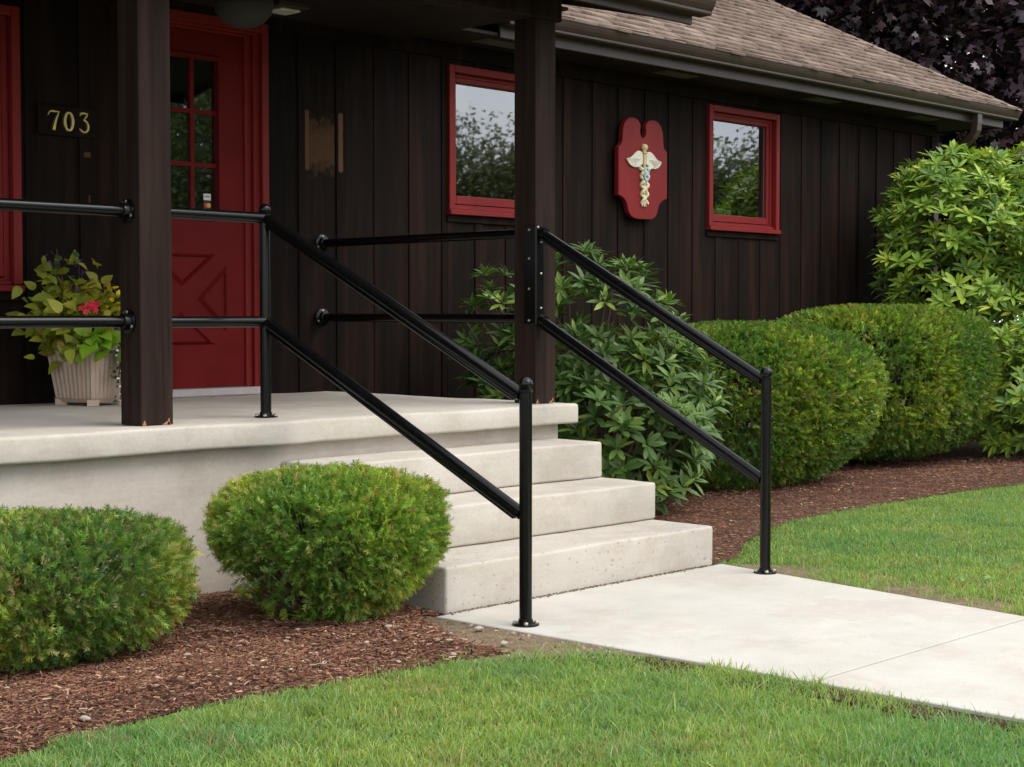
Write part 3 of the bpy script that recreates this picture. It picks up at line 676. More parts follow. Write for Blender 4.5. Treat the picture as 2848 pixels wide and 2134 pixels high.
for z in (1.545, 1.119):
    rail((5.990, 7.215, z), (5.925, 5.55, z-0.005), h4); flange((5.990, YW-0.0195, z), (0, -1, 0), h4, 0.05); flange((5.925, 5.545, z-0.005), (0, 1, 0), h4)

# ================================================================== WALL SIGNS, LAMPS
em = thing('emblem_plaque', 'red scalloped wooden plaque with a white winged staff and two snakes', 'plaque', (8.868, YW-0.03, 1.805))
half = [(0.0, 2.372), (0.018, 2.380), (0.030, 2.402), (0.034, 2.428), (0.026, 2.452), (0.030, 2.470), (0.052, 2.492), (0.085, 2.506), (0.125, 2.508), (0.165, 2.498), (0.200, 2.470), (0.220, 2.430), (0.226, 2.380), (0.228, 2.345), (0.236, 2.322), (0.250, 2.306), (0.270, 2.294), (0.270, 1.962), (0.238, 1.955), (0.205, 1.938), (0.180, 1.912), (0.168, 1.880), (0.158, 1.852), (0.138, 1.828), (0.105, 1.812), (0.060, 1.806)]
outl = [(8.868+x, z) for x, z in half]+[(8.868-x, z) for x, z in half[::-1][:-1]]
yb0, yb1 = YW-0.062, YW-0.021
MB().prism(outl, lambda u, v, d: (u, d, v), yb0, yb1).build('board', MRED, em, bevel=0.004)
cx, ys = 8.868, yb0-0.001
st = MB(); st.tube([(cx, ys-0.006, 2.285), (cx, ys-0.006, 1.895)], [0.013, 0.009], 10)
st.lathe([(0.004, 0), (0.022, 0.005), (0.022, 0.012), (0.013, 0.016), (0.015, 0.022), (0.026, 0.038), (0.027, 0.050), (0.018, 0.066), (0.0, 0.072)], (cx, ys-0.006, 2.262), (0, 0, 1), 14); st.build('staff', MYEL, em, smooth=True)
wg = [(0.020, 2.262), (0.034, 2.276), (0.056, 2.282), (0.080, 2.276), (0.104, 2.262), (0.128, 2.242), (0.150, 2.228), (0.176, 2.222), (0.196, 2.220), (0.184, 2.202), (0.172, 2.188), (0.158, 2.178), (0.145, 2.170), (0.128, 2.166), (0.112, 2.162), (0.095, 2.164), (0.078, 2.164), (0.058, 2.172), (0.040, 2.180), (0.018, 2.192)]
for s in (-1, 1):
    wo = MB().prism([(cx+s*x, z) for x, z in wg], lambda u, v, d: (u, d, v), ys-0.012, ys).build('wing', MWING, em, bevel=0.003)
    for k in range(7):
        a = 0.17+k*0.10; L0 = 0.05; L1 = 0.165-k*0.013
        p0 = (cx+s*(0.02+0.018*k*0.5+L0*0.6), ys-0.0135, 2.225-0.006*k); p1 = (cx+s*(0.02+L1), ys-0.0135, 2.218-0.0085*k)
        MB().tube([p0, p1], 0.0022, 5).build('feather', MWING, wo)
for s in (-1, 1):
    pts = []; rs = []; n = 70
    for k in range(n+1):
        u = k/n; z = 2.175-u*0.262
        amp = (0.052*(1-u*4)+0.030*u*4) if u < 0.25 else 0.033-0.008*(u-0.25)
        ph = -0.5+u*math.pi*4.2+math.pi*0.5
        pts.append((cx+s*amp*math.sin(ph+0.35), ys-0.010-0.007*math.cos(ph*2)*s*(1 if int(ph/math.pi) % 2 else -1), z)); rs.append(0.0150*(1-0.38*u))
    MB().tube(pts, rs, 8).build('snake', MIV, em, smooth=True)
for s in (-1, 1): MB().tube([(cx+s*0.008, ys-0.006, 1.935), (cx+s*0.024, ys-0.006, 1.898)], [0.006, 0.005], 8).build('tail', MIV, em, smooth=True)
lt = MB()
for (zc, rr, hh) in ((2.140, 0.024, 0.024), (2.098, 0.022, 0.020)):
    n = 16; lt.tube([(cx+0.002+rr*math.cos(2*math.pi*k/n)*0.85, ys-0.026, zc+hh*math.sin(2*math.pi*k/n)) for k in range(n+1)], 0.0085, 6)
lt.build('letter', MBLU, em, smooth=True)

nb = thing('house_number', 'brass house number 703 on a small dark board beside the door', 'house number', (4.36, YW-0.02, 2.03))
MB().box(4.185, 4.515, YW-0.0195, YW-0.0155, 2.025, 2.175).build('board', MW, nb, bevel=0.003)
def ribbon(pts, ws, y0, y1, name):
    P = [Vector((x, 0, z)) for x, z in pts]; vs = []; n = len(P)
    for k in range(n):
        d = (P[min(k+1, n-1)]-P[max(k-1, 0)]).normalized(); q = Vector((-d.z, 0, d.x))*ws[k]
        for yy, kk in ((y1, 1.0), (y0, 0.72)):
            vs += [P[k]+q*kk+Vector((0, yy, 0)), P[k]-q*kk+Vector((0, yy, 0))]
    fs = []
    for k in range(n-1):
        a = 4*k; b = a+4; fs += [(a, b, b+2, a+2), (a+2, b+2, b+3, a+3), (a+3, b+3, b+1, a+1), (a+1, b+1, b, a)]
    fs += [(0, 2, 3, 1), (4*n-4, 4*n-3, 4*n-1, 4*n-2)]
    return MB().add(vs, fs).build(name, MBRASS, nb)
ya, yc = YW-0.029, YW-0.0197
ribbon([(4.238, 2.122), (4.246, 2.138), (4.262, 2.144), (4.284, 2.141), (4.300, 2.142), (4.292, 2.125), (4.282, 2.100), (4.274, 2.072), (4.270, 2.050)], [0.002, 0.005, 0.006, 0.0055, 0.004, 0.006, 0.0075, 0.009, 0.010], ya, yc, 'digit')
n = 28; ribbon([(4.355+0.0225*math.sin(2*math.pi*k/n), 2.098+0.044*math.cos(2*math.pi*k/n)) for k in range(n+1)], [0.0055+0.0045*abs(math.sin(2*math.pi*k/n)) for k in range(n+1)], ya, yc, 'digit')
ribbon([(4.418, 2.132), (4.422, 2.144), (4.440, 2.146), (4.462, 2.146), (4.452, 2.128), (4.438, 2.110), (4.446, 2.110), (4.459, 2.100), (4.465, 2.084), (4.463, 2.066), (4.452, 2.054), (4.438, 2.051), (4.424, 2.058), (4.416, 2.068)], [0.003, 0.006, 0.006, 0.004, 0.005, 0.004, 0.005, 0.006, 0.0075, 0.0075, 0.006, 0.0055, 0.005, 0.003], ya, yc, 'digit')

cl_ = thing('ceiling_light', 'square dark framed porch ceiling light with a pale lens, above the door', 'light', (5.44, 6.86, 2.78))
MB().box(5.34, 5.54, 6.76, 6.96, 2.755, 2.789).build('frame', MGUT, cl_, bevel=0.006)
MB().box(5.375, 5.505, 6.795, 6.925, 2.742, 2.7545).build('lens', simple('pale lens', (0.62, 0.60, 0.55), 0.4), cl_, bevel=0.004)
dl = thing('pendant_lamp', 'round grey pendant lamp under the porch ceiling in front of the door', 'lamp', (4.83, 6.40, 2.789))
MB().lathe([(0.0, -0.265), (0.05, -0.258), (0.10, -0.235), (0.135, -0.195), (0.145, -0.15), (0.135, -0.105), (0.10, -0.07), (0.05, -0.055), (0.045, -0.045)], (4.83, 6.40, 2.789), (0, 0, 1), 32).build('globe', simple('smoked globe', (0.03, 0.026, 0.025), 0.8), dl, smooth=True)
MB().lathe([(0.047, -0.048), (0.05, -0.04), (0.02, -0.03), (0.02, -0.012), (0.06, -0.008), (0.06, 0.0)], (4.83, 6.40, 2.789), (0, 0, 1), 20).build('canopy', MGUT, dl, smooth=True)

# ================================================================== PLANTS
def palette(n, cols, wts, jit=0.18):
    k = rng.choice(len(cols), n, p=np.array(wts)/sum(wts)); c = np.array(cols)[k]
    return c*(1+jit*rng.normal(size=(n, 1)))*(1+0.05*rng.normal(size=(n, 3)))
def sprig_template(nn, seed, nw=1.0):
    r = np.random.default_rng(seed); vs = []; fs = []
    for k in range(nn):
        t = 0.12+0.88*k/nn; s = -1 if k % 2 else 1
        b = np.array([0, t, 0.05*r.normal()]); d = np.array([s*(0.85+0.1*r.normal()), 0.75+0.3*r.normal(), 0.28*r.normal()]); d = d/np.linalg.norm(d)*(0.46*(1.05-0.5*t))
        wv = np.array([0.030, -0.032*s, 0.012])*nw
        i = len(vs); vs += [b-wv*s, b+wv*s, b+d]; fs.append((i, i+1, i+2))
    i = len(vs); vs += [np.array([-0.02, 0, 0]), np.array([0.02, 0, 0]), np.array([0, 1.08, 0])]; fs.append((i, i+1, i+2))
    return np.array(vs), np.array(fs)
def yew(c, rad, z0, z1, label, nspr, size, nn, top_flat=3.0, taper=0.62, group='clipped yew bushes', seed=0, cols=None, lump=0.05, nw=1.0, spin=0.42, bare=0.0, sk=0.030, back=False, backkeep=0.25, solid=0.60):
    """a clipped yew: superellipsoid skin of needle sprigs over woody branches"""
    cx, cy = c; b = thing('yew_bush', label, 'bush', (cx, cy, 0), group)
    H = z1-z0; zc = z0+H*0.58
    n = nspr*2
    D = rng.normal(size=(n, 3)); D /= np.linalg.norm(D, axis=1, keepdims=True)
    def radius(D):
        ex = top_flat; az = np.where(D[:, 2] > 0, z1-zc, zc-z0)
        q = (np.abs(D[:, 0]/rad[0])**2+np.abs(D[:, 1]/rad[1])**2)**(ex/2)+np.abs(D[:, 2]/az)**ex
        r = q**(-1/ex)
        r *= 1+lump*np.sin(D[:, 0]*5.1+seed)*np.sin(D[:, 1]*4.3+seed*2)*np.cos(D[:, 2]*4+seed)+lump*0.5*np.sin(D[:, 0]*13+seed)*np.sin(D[:, 2]*12+D[:, 1]*9)
        return r
    r = radius(D)
    depth = np.abs(rng.normal(size=n))*sk+(rng.random(n) < 0.34)*rng.random(n)*0.18
    P = D*np.maximum(r-depth, 0.05)[:, None]
    tz = np.clip((P[:, 2]+zc-z0)/H, 0, 1); sh = taper+(1-taper)*np.clip(tz/0.62, 0, 1)**0.8
    P[:, 0] *= sh; P[:, 1] *= sh
    # thin gaps where branches show
    g = np.sin(P[:, 0]*19+seed)*np.sin(P[:, 2]*23+seed*3)*np.sin(P[:, 1]*17+1+seed)
    keep = (rng.random(n) < np.clip(solid+0.9*g, 0.04, 1.0))
    if bare:
        lf = -(D[:, 0]*rt[0]+D[:, 1]*rt[1])-0.25*(D[:, 0]*fw[0]+D[:, 1]*fw[1])
        keep &= rng.random(n) > bare*np.clip((lf-0.15)/0.4, 0, 1)*np.clip((0.52-tz)/0.18, 0, 1)
    # more kept near the camera side and on top
    P = P[keep][:nspr]; Dk = D[keep][:nspr]; m = len(P)
    if back:
        kb = (Dk[:, 0]*fw[0]+Dk[:, 1]*fw[1] < 0.35) | (Dk[:, 2] > 0.5) | (rng.random(m) < backkeep); P = P[kb]; Dk = Dk[kb]; m = len(P)
    sel_ = rng.random(m) < 0.012; P[sel_] *= 1+0.05*rng.random((int(sel_.sum()), 1))
    nrm_ = Dk/np.array([rad[0], rad[1], H/2]); nrm_ /= np.linalg.norm(nrm_, axis=1, keepdims=True)
    T = nrm_*0.9+rng.normal(size=(m, 3))*spin+np.array([0, 0, 0.30])
    P = P+np.array([cx, cy, zc])
    cols_ = cols or [(0.195, 0.300, 0.042), (0.265, 0.365, 0.052), (0.350, 0.405, 0.072), (0.110, 0.205, 0.040), (0.45, 0.42, 0.11), (0.50, 0.25, 0.11)]
    cc = palette(m, cols_, [5, 5, 3, 3, 1.2, 0.35])
    # patches of young yellow-green growth among older growth
    yv = np.clip(np.sin(P[:, 0]*6+seed)*np.sin(P[:, 1]*7+2)+np.sin(P[:, 2]*8+seed)*0.6, -1, 1)
    cc = cc*(1+np.stack([0.34*yv, 0.18*yv, 0.05*yv], 1))*np.exp(0.28*rng.normal(size=(m, 1)))
    Vs = []; Fs = []; Cs = []; off = 0
    for k in range(4):
        tv, tf = sprig_template(nn, seed*10+k, nw); sel = np.arange(k, m, 4)
        V, F = spread(tv, tf, P[sel], frames(T[sel]), size*(0.75+0.6*rng.random(len(sel))))
        Vs.append(V); Fs.append(F+off); off += len(V); Cs.append(np.repeat(cc[sel], len(tv), 0))
    stuff(np_obj('foliage', np.concatenate(Vs), np.concatenate(Fs), MYEW, b, np.clip(np.concatenate(Cs), 0.004, 0.6)))
    # branches
    br = MB(); D2 = rng.normal(size=(150 if bare else 70, 3)); D2[:, 2] = D2[:, 2]*0.8+0.25; D2 /= np.linalg.norm(D2, axis=1, keepdims=True)
    R2 = radius(D2)*0.95
    for d, q in zip(D2, R2):
        e = d*q; tzz = min(max((e[2]+zc-z0)/H, 0), 1); s_ = taper+(1-taper)*min(tzz/0.62, 1)**0.8
        e = np.array([cx+e[0]*s_, cy+e[1]*s_, zc+e[2]]); s0 = np.array([cx+d[0]*0.05, cy+d[1]*0.05, 0.0])
        m1 = s0*0.45+e*0.55+np.array([d[0], d[1], 0])*0.05*rad[0]
        br.tube([s0, m1, e], [0.009, 0.006, 0.002], 5, caps=False)
    br.build('branches', MTWIG, b, smooth=True)
    return b
YGD = [(0.150, 0.235, 0.046), (0.200, 0.285, 0.052), (0.285, 0.335, 0.072), (0.090, 0.170, 0.048), (0.40, 0.36, 0.12), (0.45, 0.28, 0.15)]
YBX = [(0.120, 0.205, 0.030), (0.155, 0.245, 0.034), (0.205, 0.275, 0.042), (0.070, 0.130, 0.026), (0.26, 0.26, 0.06), (0.22, 0.15, 0.08)]
yew((2.74, 4.80), (0.54, 0.46), 0.02, 0.435, 'clipped green yew bush at the left in front of the porch wall', 27000, 0.041, 13, back=True, backkeep=0.75, solid=0.82, seed=1, taper=0.84, lump=0.07, nw=1.0, spin=0.55, cols=YGD)
yew((3.83, 4.58), (0.428, 0.415), 0.03, 0.53, 'small clipped yew bush with bare lower twigs beside the concrete steps', 25500, 0.040, 13, back=True, backkeep=0.75, solid=0.80, seed=2, taper=0.66, nw=1.0, spin=0.55, bare=0.88, lump=0.07)
yew((8.80, 6.24), (1.18, 0.74), 0.03, 1.045, 'large rounded clipped yew right of the steps, nearer of two', 48000, 0.048, 7, seed=3, taper=0.84, lump=0.012, top_flat=2.7, group='large clipped yews under the windows', cols=YBX, nw=2.0, spin=0.60, sk=0.020, back=True)
yew((10.94, 6.46), (1.36, 0.68), 0.10, 1.165, 'large clipped yew beyond its twin, beside the tall rhododendron', 48000, 0.050, 7, seed=4, taper=0.88, lump=0.012, top_flat=3.4, group='large clipped yews under the windows', cols=YBX, nw=2.0, spin=0.60, sk=0.020, back=True)

# --- broad leaves
def leaf_template(kind, seed=0, curl=0.12):
    if kind == 'ellipse': prof = [(0, 0.03), (0.12, 0.55), (0.35, 0.95), (0.62, 1.0), (0.86, 0.72), (1.0, 0.06)]; wd = 0.146
    elif kind == 'ovate': prof = [(0, 0.05), (0.10, 0.75), (0.30, 1.0), (0.55, 0.85), (0.8, 0.45), (1.0, 0.03)]; wd = 0.33
    elif kind == 'heart': prof = [(-0.10, 0.40), (0.02, 0.95), (0.20, 1.0), (0.42, 0.78), (0.60, 0.62), (0.80, 0.30), (1.0, 0.02)]; wd = 0.46
    vs = []; fs = []
    for y, w_ in prof:
        z = -curl*(y**2); vs += [(-w_*wd, y, z+0.10*w_*wd*2), (0, y, z), (w_*wd, y, z+0.10*w_*wd*2)]
    for k in range(len(prof)-1):
        a = 3*k; fs += [(a, a+1, a+4, a+3), (a+1, a+2, a+5, a+4)]
    return np.array(vs, float), np.array(fs)
LEAFMESH = {}
def leaf_mesh(kind, mat, col):
    key = (kind, mat.name, tuple(np.round(col, 3)))
    if key not in LEAFMESH:
        tv, tf = leaf_template(kind)
        LEAFMESH[key] = np_obj('leaf', tv, tf, mat, None, np.repeat(np.array([col]), len(tv), 0), me_only=True, smooth=True)
    return LEAFMESH[key]
def coarse_leaf(kind):
    wd = {'ellipse': 0.146, 'ovate': 0.33, 'heart': 0.46}[kind]
    return np.array([(0, 0, 0), (-wd*0.9, 0.32, 0.03), (0, 0.36, -0.02), (wd*0.9, 0.32, 0.03), (-wd*0.8, 0.68, -0.02), (0, 0.70, -0.06), (wd*0.8, 0.68, -0.02), (0, 1, -0.12)], float), np.array([(0, 2, 1), (0, 3, 2), (1, 2, 5), (1, 5, 4), (2, 3, 6), (2, 6, 5), (4, 5, 7), (5, 6, 7)])
def put_leaves(parent, kind, mat, P, Fm, sc, ci, cols, nmax=300, name='leaf', stuffname='leaf_mass'):
    """the nmax leaves that show largest become objects, the others one mass"""
    q = P-CAM; dist = np.linalg.norm(q, axis=1)
    cen = P.mean(0); facing = ((cen-P)*q/dist[:, None]).sum(1)          # nearer than the middle of the plant
    score = facing+0.25*(P[:, 2]-cen[2])
    order = np.argsort(-score); pick = order[:nmax]; rest_ = order[nmax:]
    base = Vector(parent.location)
    for i in pick:
        o = bpy.data.objects.new(name, leaf_mesh(kind, mat, cols[ci[i]])); COL.objects.link(o); o.parent = parent
        m4 = Matrix(np.asarray(Fm[i]*sc[i]).tolist()).to_4x4(); m4.translation = Vector(P[i])-base; o.matrix_local = m4
    if len(rest_):
        tv, tf = coarse_leaf(kind) if len(rest_) > 1500 else leaf_template(kind); V, F = spread(tv, tf, P[rest_], Fm[rest_], sc[rest_])
        stuff(np_obj(stuffname, V, F, mat, parent, np.repeat(np.array(cols)[ci[rest_]], len(tv), 0), smooth=True))
def lookframes(T, N):
    T = T/np.linalg.norm(T, axis=1, keepdims=True); X = np.cross(T, N); X /= np.linalg.norm(X, axis=1, keepdims=True)+1e-9
    Z = np.cross(X, T); return np.stack([X, T, Z], 2)
def rhodo(c, blobs, label, nwh, cols, wts, leaf=0.105, seed=0, base=(0, 0)):
    b = thing('rhododendron', label, 'shrub', (c[0], c[1], 0), 'rhododendrons by the house')
    P = []; A = []; E = []
    ws = np.array([x[3]*x[4]+x[3]*x[5]+x[4]*x[5] for x in blobs]); cnt = (ws/ws.sum()*nwh).astype(int)
    for (bx, by, bz, rx, ry, rz), k in zip(blobs, cnt):
        D = rng.normal(size=(k, 3)); D /= np.linalg.norm(D, axis=1, keepdims=True)
        s = 1-np.abs(rng.normal(size=k))*0.10-(rng.random(k) < 0.35)*rng.random(k)*0.33
        s *= 1+0.12*np.sin(D[:, 0]*7+seed)*np.sin(D[:, 2]*6+D[:, 1]*5)
        P.append(np.array([bx, by, bz])+D*np.array([rx, ry, rz])*s[:, None]); A.append(D*0.70+np.array([-0.10, -0.18, 0.95]))
    P = np.concatenate(P); A = np.concatenate(A)
    ins = np.zeros(len(P), bool)
    for (bx, by, bz, rx, ry, rz) in blobs: ins |= (((P-np.array([bx, by, bz]))/np.array([rx, ry, rz])*1.0)**2).sum(1) < 0.36
    ok = (P[:, 2] > 0.06) & (P[:, 1] < 7.16) & ~ins; P = P[ok]; A = A[ok]
    bk = ((P-P.mean(0))@np.array(fw) < 0.25) | (rng.random(len(P)) < 0.45); P = P[bk]; A = A[bk]
    A = A/np.linalg.norm(A, axis=1, keepdims=True)+rng.normal(size=A.shape)*0.20; A /= np.linalg.norm(A, axis=1, keepdims=True)
    LP = []; LT = []; LN = []; LS = []; LC = []
    for p, a in zip(P, A):
        u = np.cross(a, rng.normal(size=3)); u /= np.linalg.norm(u); v = np.cross(a, u); k = rng.integers(8, 13); ph = rng.random()*6.3
        tone = rng.choice(len(cols), p=np.array(wts)/sum(wts))
        for j in range(k):
            an = ph+2*math.pi*j/k+0.12*rng.normal(); el = rng.normal()*0.12+(0.95 if j % 3 == 0 else 0.36)
            d = (u*math.cos(an)+v*math.sin(an))*math.cos(el)+a*math.sin(el); d[2] -= 0.06
            LP.append(p+d*0.008); LT.append(d); LN.append(a+0.10*rng.normal(size=3)); LS.append(leaf*(0.72 if j % 3 == 0 else 1.0)*rng.uniform(0.85, 1.15)); LC.append(tone if rng.random() < 0.8 else rng.integers(len(cols)))
    LP = np.array(LP); put_leaves(b, 'ellipse', MRHO, LP, lookframes(np.array(LT), np.array(LN)), np.array(LS), np.array(LC), cols)
    br = MB(); s0 = Vector((c[0], c[1], -0.02))
    for k in rng.choice(len(P), min(60, len(P)), replace=False):
        e = Vector(P[k]); m1 = s0.lerp(e, 0.5)+Vector((rng.normal()*0.06, rng.normal()*0.06, 0.06*rng.normal()))
        br.tube([s0+Vector((rng.normal()*0.05, rng.normal()*0.05, 0)), m1, e], [0.014, 0.009, 0.004], 5, caps=False)
    br.build('branches', MBARK, b, smooth=True); return b
GD = [(0.066, 0.128, 0.030), (0.090, 0.160, 0.035), (0.045, 0.088, 0.023), (0.118, 0.192, 0.040), (0.215, 0.295, 0.050)]
rhodo((7.15, 6.15), [(7.20, 6.20, 0.95, 0.52, 0.50, 0.56), (7.38, 6.12, 0.62, 0.56, 0.55, 0.55), (7.02, 6.45, 0.55, 0.42, 0.48, 0.50), (7.02, 5.80, 0.42, 0.46, 0.50, 0.40), (7.47, 6.02, 0.58, 0.42, 0.42, 0.42), (6.98, 6.78, 1.02, 0.20, 0.24, 0.40)],
      'broad dark green rhododendron between the porch post and the clipped yews', 980, GD, [5, 5, 4, 3, 0.5], 0.112, 1)
GL = [(0.170, 0.285, 0.042), (0.225, 0.345, 0.048), (0.290, 0.400, 0.052), (0.110, 0.200, 0.042), (0.38, 0.44, 0.060)]
rhodo((13.1, 6.0), [(12.10, 6.45, 1.50, 0.80, 0.62, 0.95), (12.10, 6.50, 1.92, 0.68, 0.55, 0.56), (13.0, 5.95, 1.56, 1.10, 0.95, 0.98), (12.7, 6.0, 0.85, 1.15, 0.95, 0.85), (13.7, 5.5, 1.6, 1.1, 1.1, 0.9), (12.55, 5.25, 0.40, 0.72, 0.6, 0.42), (12.0, 5.72, 0.42, 0.56, 0.48, 0.44), (13.3, 5.2, 1.2, 1.0, 0.8, 0.9)],
      'tall bright green rhododendron at the house corner under the downspout', 5200, GL, [5, 5, 3.5, 4, 1.0], 0.117, 2)

# --- trees
def maple_leaf():
    pts = []
    for a, r in [(-90, 0.10), (-55, 0.42), (-12, 0.76), (18, 0.40), (50, 0.88), (70, 0.50), (90, 1.0), (110, 0.50), (130, 0.88), (162, 0.40), (192, 0.76), (235, 0.42)]:
        an = math.radians(a); pts.append((r*math.cos(an)*0.62, 0.3+r*math.sin(an)*0.62, -0.10*r*abs(math.cos(an))))
    vs = np.array(pts); n = len(pts)
    return vs, np.array([(0, 1, 11), (1, 2, 3), (1, 3, 11), (3, 4, 5), (3, 5, 7), (5, 6, 7), (7, 8, 9), (3, 7, 9), (9, 10, 11), (3, 9, 11)])
def tree(name, label, cat, base, hh, crown, ncl, per, lsize, cols, wts, mat, tmpl, trunk_r=0.14, obj_leaves=0, group=None, spreadr=0.35, zmin=0.0):
    b = thing(name, label, cat, (base[0], base[1], 0), group)
    cx, cy, cz, rx, ry, rz = crown
    C = rng.normal(size=(ncl*3, 3)); C = C[np.linalg.norm(C, axis=1) < 1.9]/1.9
    C = C/np.linalg.norm(C, axis=1, keepdims=True)*(np.linalg.norm(C, axis=1, keepdims=True)**0.55)
    C = C[:ncl]*np.array([rx, ry, rz])+np.array([cx, cy, cz]); C = C[C[:, 2] > zmin]
    ncl_ = len(C); P = np.repeat(C, per, 0)+rng.normal(size=(ncl_*per, 3))*spreadr*np.array([1, 1, 0.55])
    tone = np.repeat(rng.choice(len(cols), ncl_, p=np.array(wts)/sum(wts)), per)
    m = len(P); mixm = rng.random(m) < 0.35; tone[mixm] = rng.integers(len(cols), size=mixm.sum())
    T = rng.normal(size=(m, 3))*np.array([1, 1, 0.5])+np.array([0, 0, -0.5]); N = rng.normal(size=(m, 3))*0.55+np.array([0, 0, 1.0])
    Fm = lookframes(T, N); sc = lsize*(0.7+0.6*rng.random(m)); tv, tf = tmpl
    rest_ = np.arange(m)
    if obj_leaves:
        q0 = P-CAM; far = (q0@np.array(fw)) > (np.array([cx, cy, cz])-CAM)@np.array(fw)+1.2; kk = ~far | (rng.random(m) < 0.45)
        P = P[kk]; Fm = Fm[kk]; sc = sc[kk]; tone = tone[kk]; m = len(P); rest_ = np.arange(m)
    if obj_leaves:
        q = P-CAM; dd = np.linalg.norm(q, axis=1); pr_ = q@np.array(rt); de = q@np.array(fw); upc = q@np.array(up)
        px = 1424+F_PX*pr_/de; py = 1067-F_PX*upc/de
        seen = (px > 2100) & (px < 2848) & (py > 0) & (py < 420) & (py < 420) & (py < 0.40*(px-2140)+40)
        order = np.argsort(np.where(seen, dd, 99)); pick = order[:obj_leaves]; rest_ = order[obj_leaves:]
        base_ = Vector(b.location); meshes = [np_obj('leaf', tv, tf, mat, None, np.repeat(np.array([c]), len(tv), 0), me_only=True) for c in cols]
        for i in pick:
            o = bpy.data.objects.new('leaf', meshes[tone[i]]); COL.objects.link(o); o.parent = b
            m4 = Matrix((Fm[i]*sc[i]).tolist()).to_4x4(); m4.translation = Vector(P[i])-base_; o.matrix_local = m4
    if obj_leaves: tv, tf = np.array([(0, 0.02, 0), (0.46, 0.10, -0.06), (0.13, 0.42, 0), (0.42, 0.72, -0.06), (0, 0.93, -0.02), (-0.42, 0.72, -0.06), (-0.13, 0.42, 0), (-0.46, 0.10, -0.06)]), np.array([(0, 1, 2), (2, 3, 4), (4, 5, 6), (6, 7, 0), (0, 2, 6), (2, 4, 6)])
    V, F = spread(tv, tf, P[rest_], Fm[rest_], sc[rest_])
    stuff(np_obj('crown', V, F, mat, b, np.repeat(np.array(cols)[tone[rest_]], len(tv), 0)))
    t = MB(); top = Vector((cx, cy, cz+rz*0.5)); bs = Vector((base[0], base[1], -0.05))
    pts = [bs, bs.lerp(top, 0.3)+Vector((0.1, -0.08, 0)), bs.lerp(top, 0.65)+Vector((-0.08, 0.1, 0)), top]
    t.tube(pts, [trunk_r, trunk_r*0.75, trunk_r*0.45, trunk_r*0.1], 10)
    for i in rng.choice(ncl_, min(26, ncl_), replace=False):
        e = Vector(C[i]); u_ = rng.uniform(0.3, 0.8); k = min(int(u_*3), 2); s0 = pts[k].lerp(pts[k+1], u_*3-k)
        t.tube([s0, s0.lerp(e, 0.55)+Vector((0, 0, 0.12)), e], [trunk_r*0.32, trunk_r*0.18, trunk_r*0.05], 5, caps=False)
    t.build('trunk', MBARK, b, smooth=True); return b
PUR = [(0.032, 0.015, 0.023), (0.020, 0.009, 0.012), (0.056, 0.034, 0.050), (0.042, 0.016, 0.018), (0.014, 0.009, 0.009)]
tree('maple_tree', 'purple leaved maple tree rising behind the right end of the roof', 'tree', (17.6, 10.2), 7, (17.6, 10.2, 4.4, 4.0, 3.4, 3.5), 2500, 40, 0.125, PUR, [4, 4, 3, 1, 3], MMAP, maple_leaf(), 0.16, obj_leaves=300, spreadr=0.42, zmin=0.6)
GT = [(0.10, 0.19, 0.035), (0.07, 0.14, 0.03), (0.14, 0.24, 0.04)]
oval = (np.array([(-0.25, 0.4, 0.03), (0, 0, 0), (0.25, 0.4, 0.03), (0, 1, -0.05)]), np.array([(0, 1, 3), (1, 2, 3)]))
tree('green_tree', 'bright green tree seen in gaps behind the purple maple', 'tree', (25.0, 22.0), 7, (25.0, 22.0, 4.2, 3.2, 3.2, 2.6), 170, 40, 0.20, GT, [3, 3, 2], MLEAF, oval, 0.16, spreadr=0.5)
# the tree line across the street, seen only as the windows' reflection
for k, (az, D_, h) in enumerate([(34, 52, 7.0), (37.0, 50, 6.6), (40, 52, 6.6), (43, 50, 7.1), (45.5, 53, 7.5), (48.5, 50, 7.7), (51.5, 50, 8.6), (54.5, 48, 9.8), (58, 47, 10.4)]):
    x = D_*math.cos(math.radians(az)); y = 14.47-D_*math.sin(math.radians(az)); r_ = 2.3
    t_o = tree('street_tree', 'leafy tree across the street, mirrored in the house windows', 'tree', (x, y), h, (x, y, h*0.52, r_, r_, h*0.50), 420, 28, 0.19, [(0.10, 0.145, 0.05), (0.075, 0.115, 0.04), (0.125, 0.17, 0.06)] if k % 3 else [(0.11, 0.125, 0.05), (0.08, 0.10, 0.04), (0.135, 0.145, 0.06)], [3, 3, 2], MLEAF, oval, 0.15, group='trees across the street', spreadr=0.6)
hn = 26000; az = np.radians(rng.uniform(28, 66, hn)); DD = 54+1.2*rng.normal(size=hn); P = np.stack([DD*np.cos(az), 14.47-DD*np.sin(az), (5.6+4.2*np.clip((np.degrees(az)-47)/5, 0, 1)+0.5*np.sin(az*60))*rng.random(hn)**0.8], 1)
T = rng.normal(size=P.shape); V, F = spread(oval[0], oval[1], P, frames(T), 0.62*np.ones(len(P)))
tag(stuff(np_obj('hedge', V, F, MLEAF, None, np.repeat(palette(len(P), [(0.06, 0.09, 0.035), (0.08, 0.115, 0.045)], [1, 1]), 4, 0))), 'dark green hedge across the street', 'hedge')

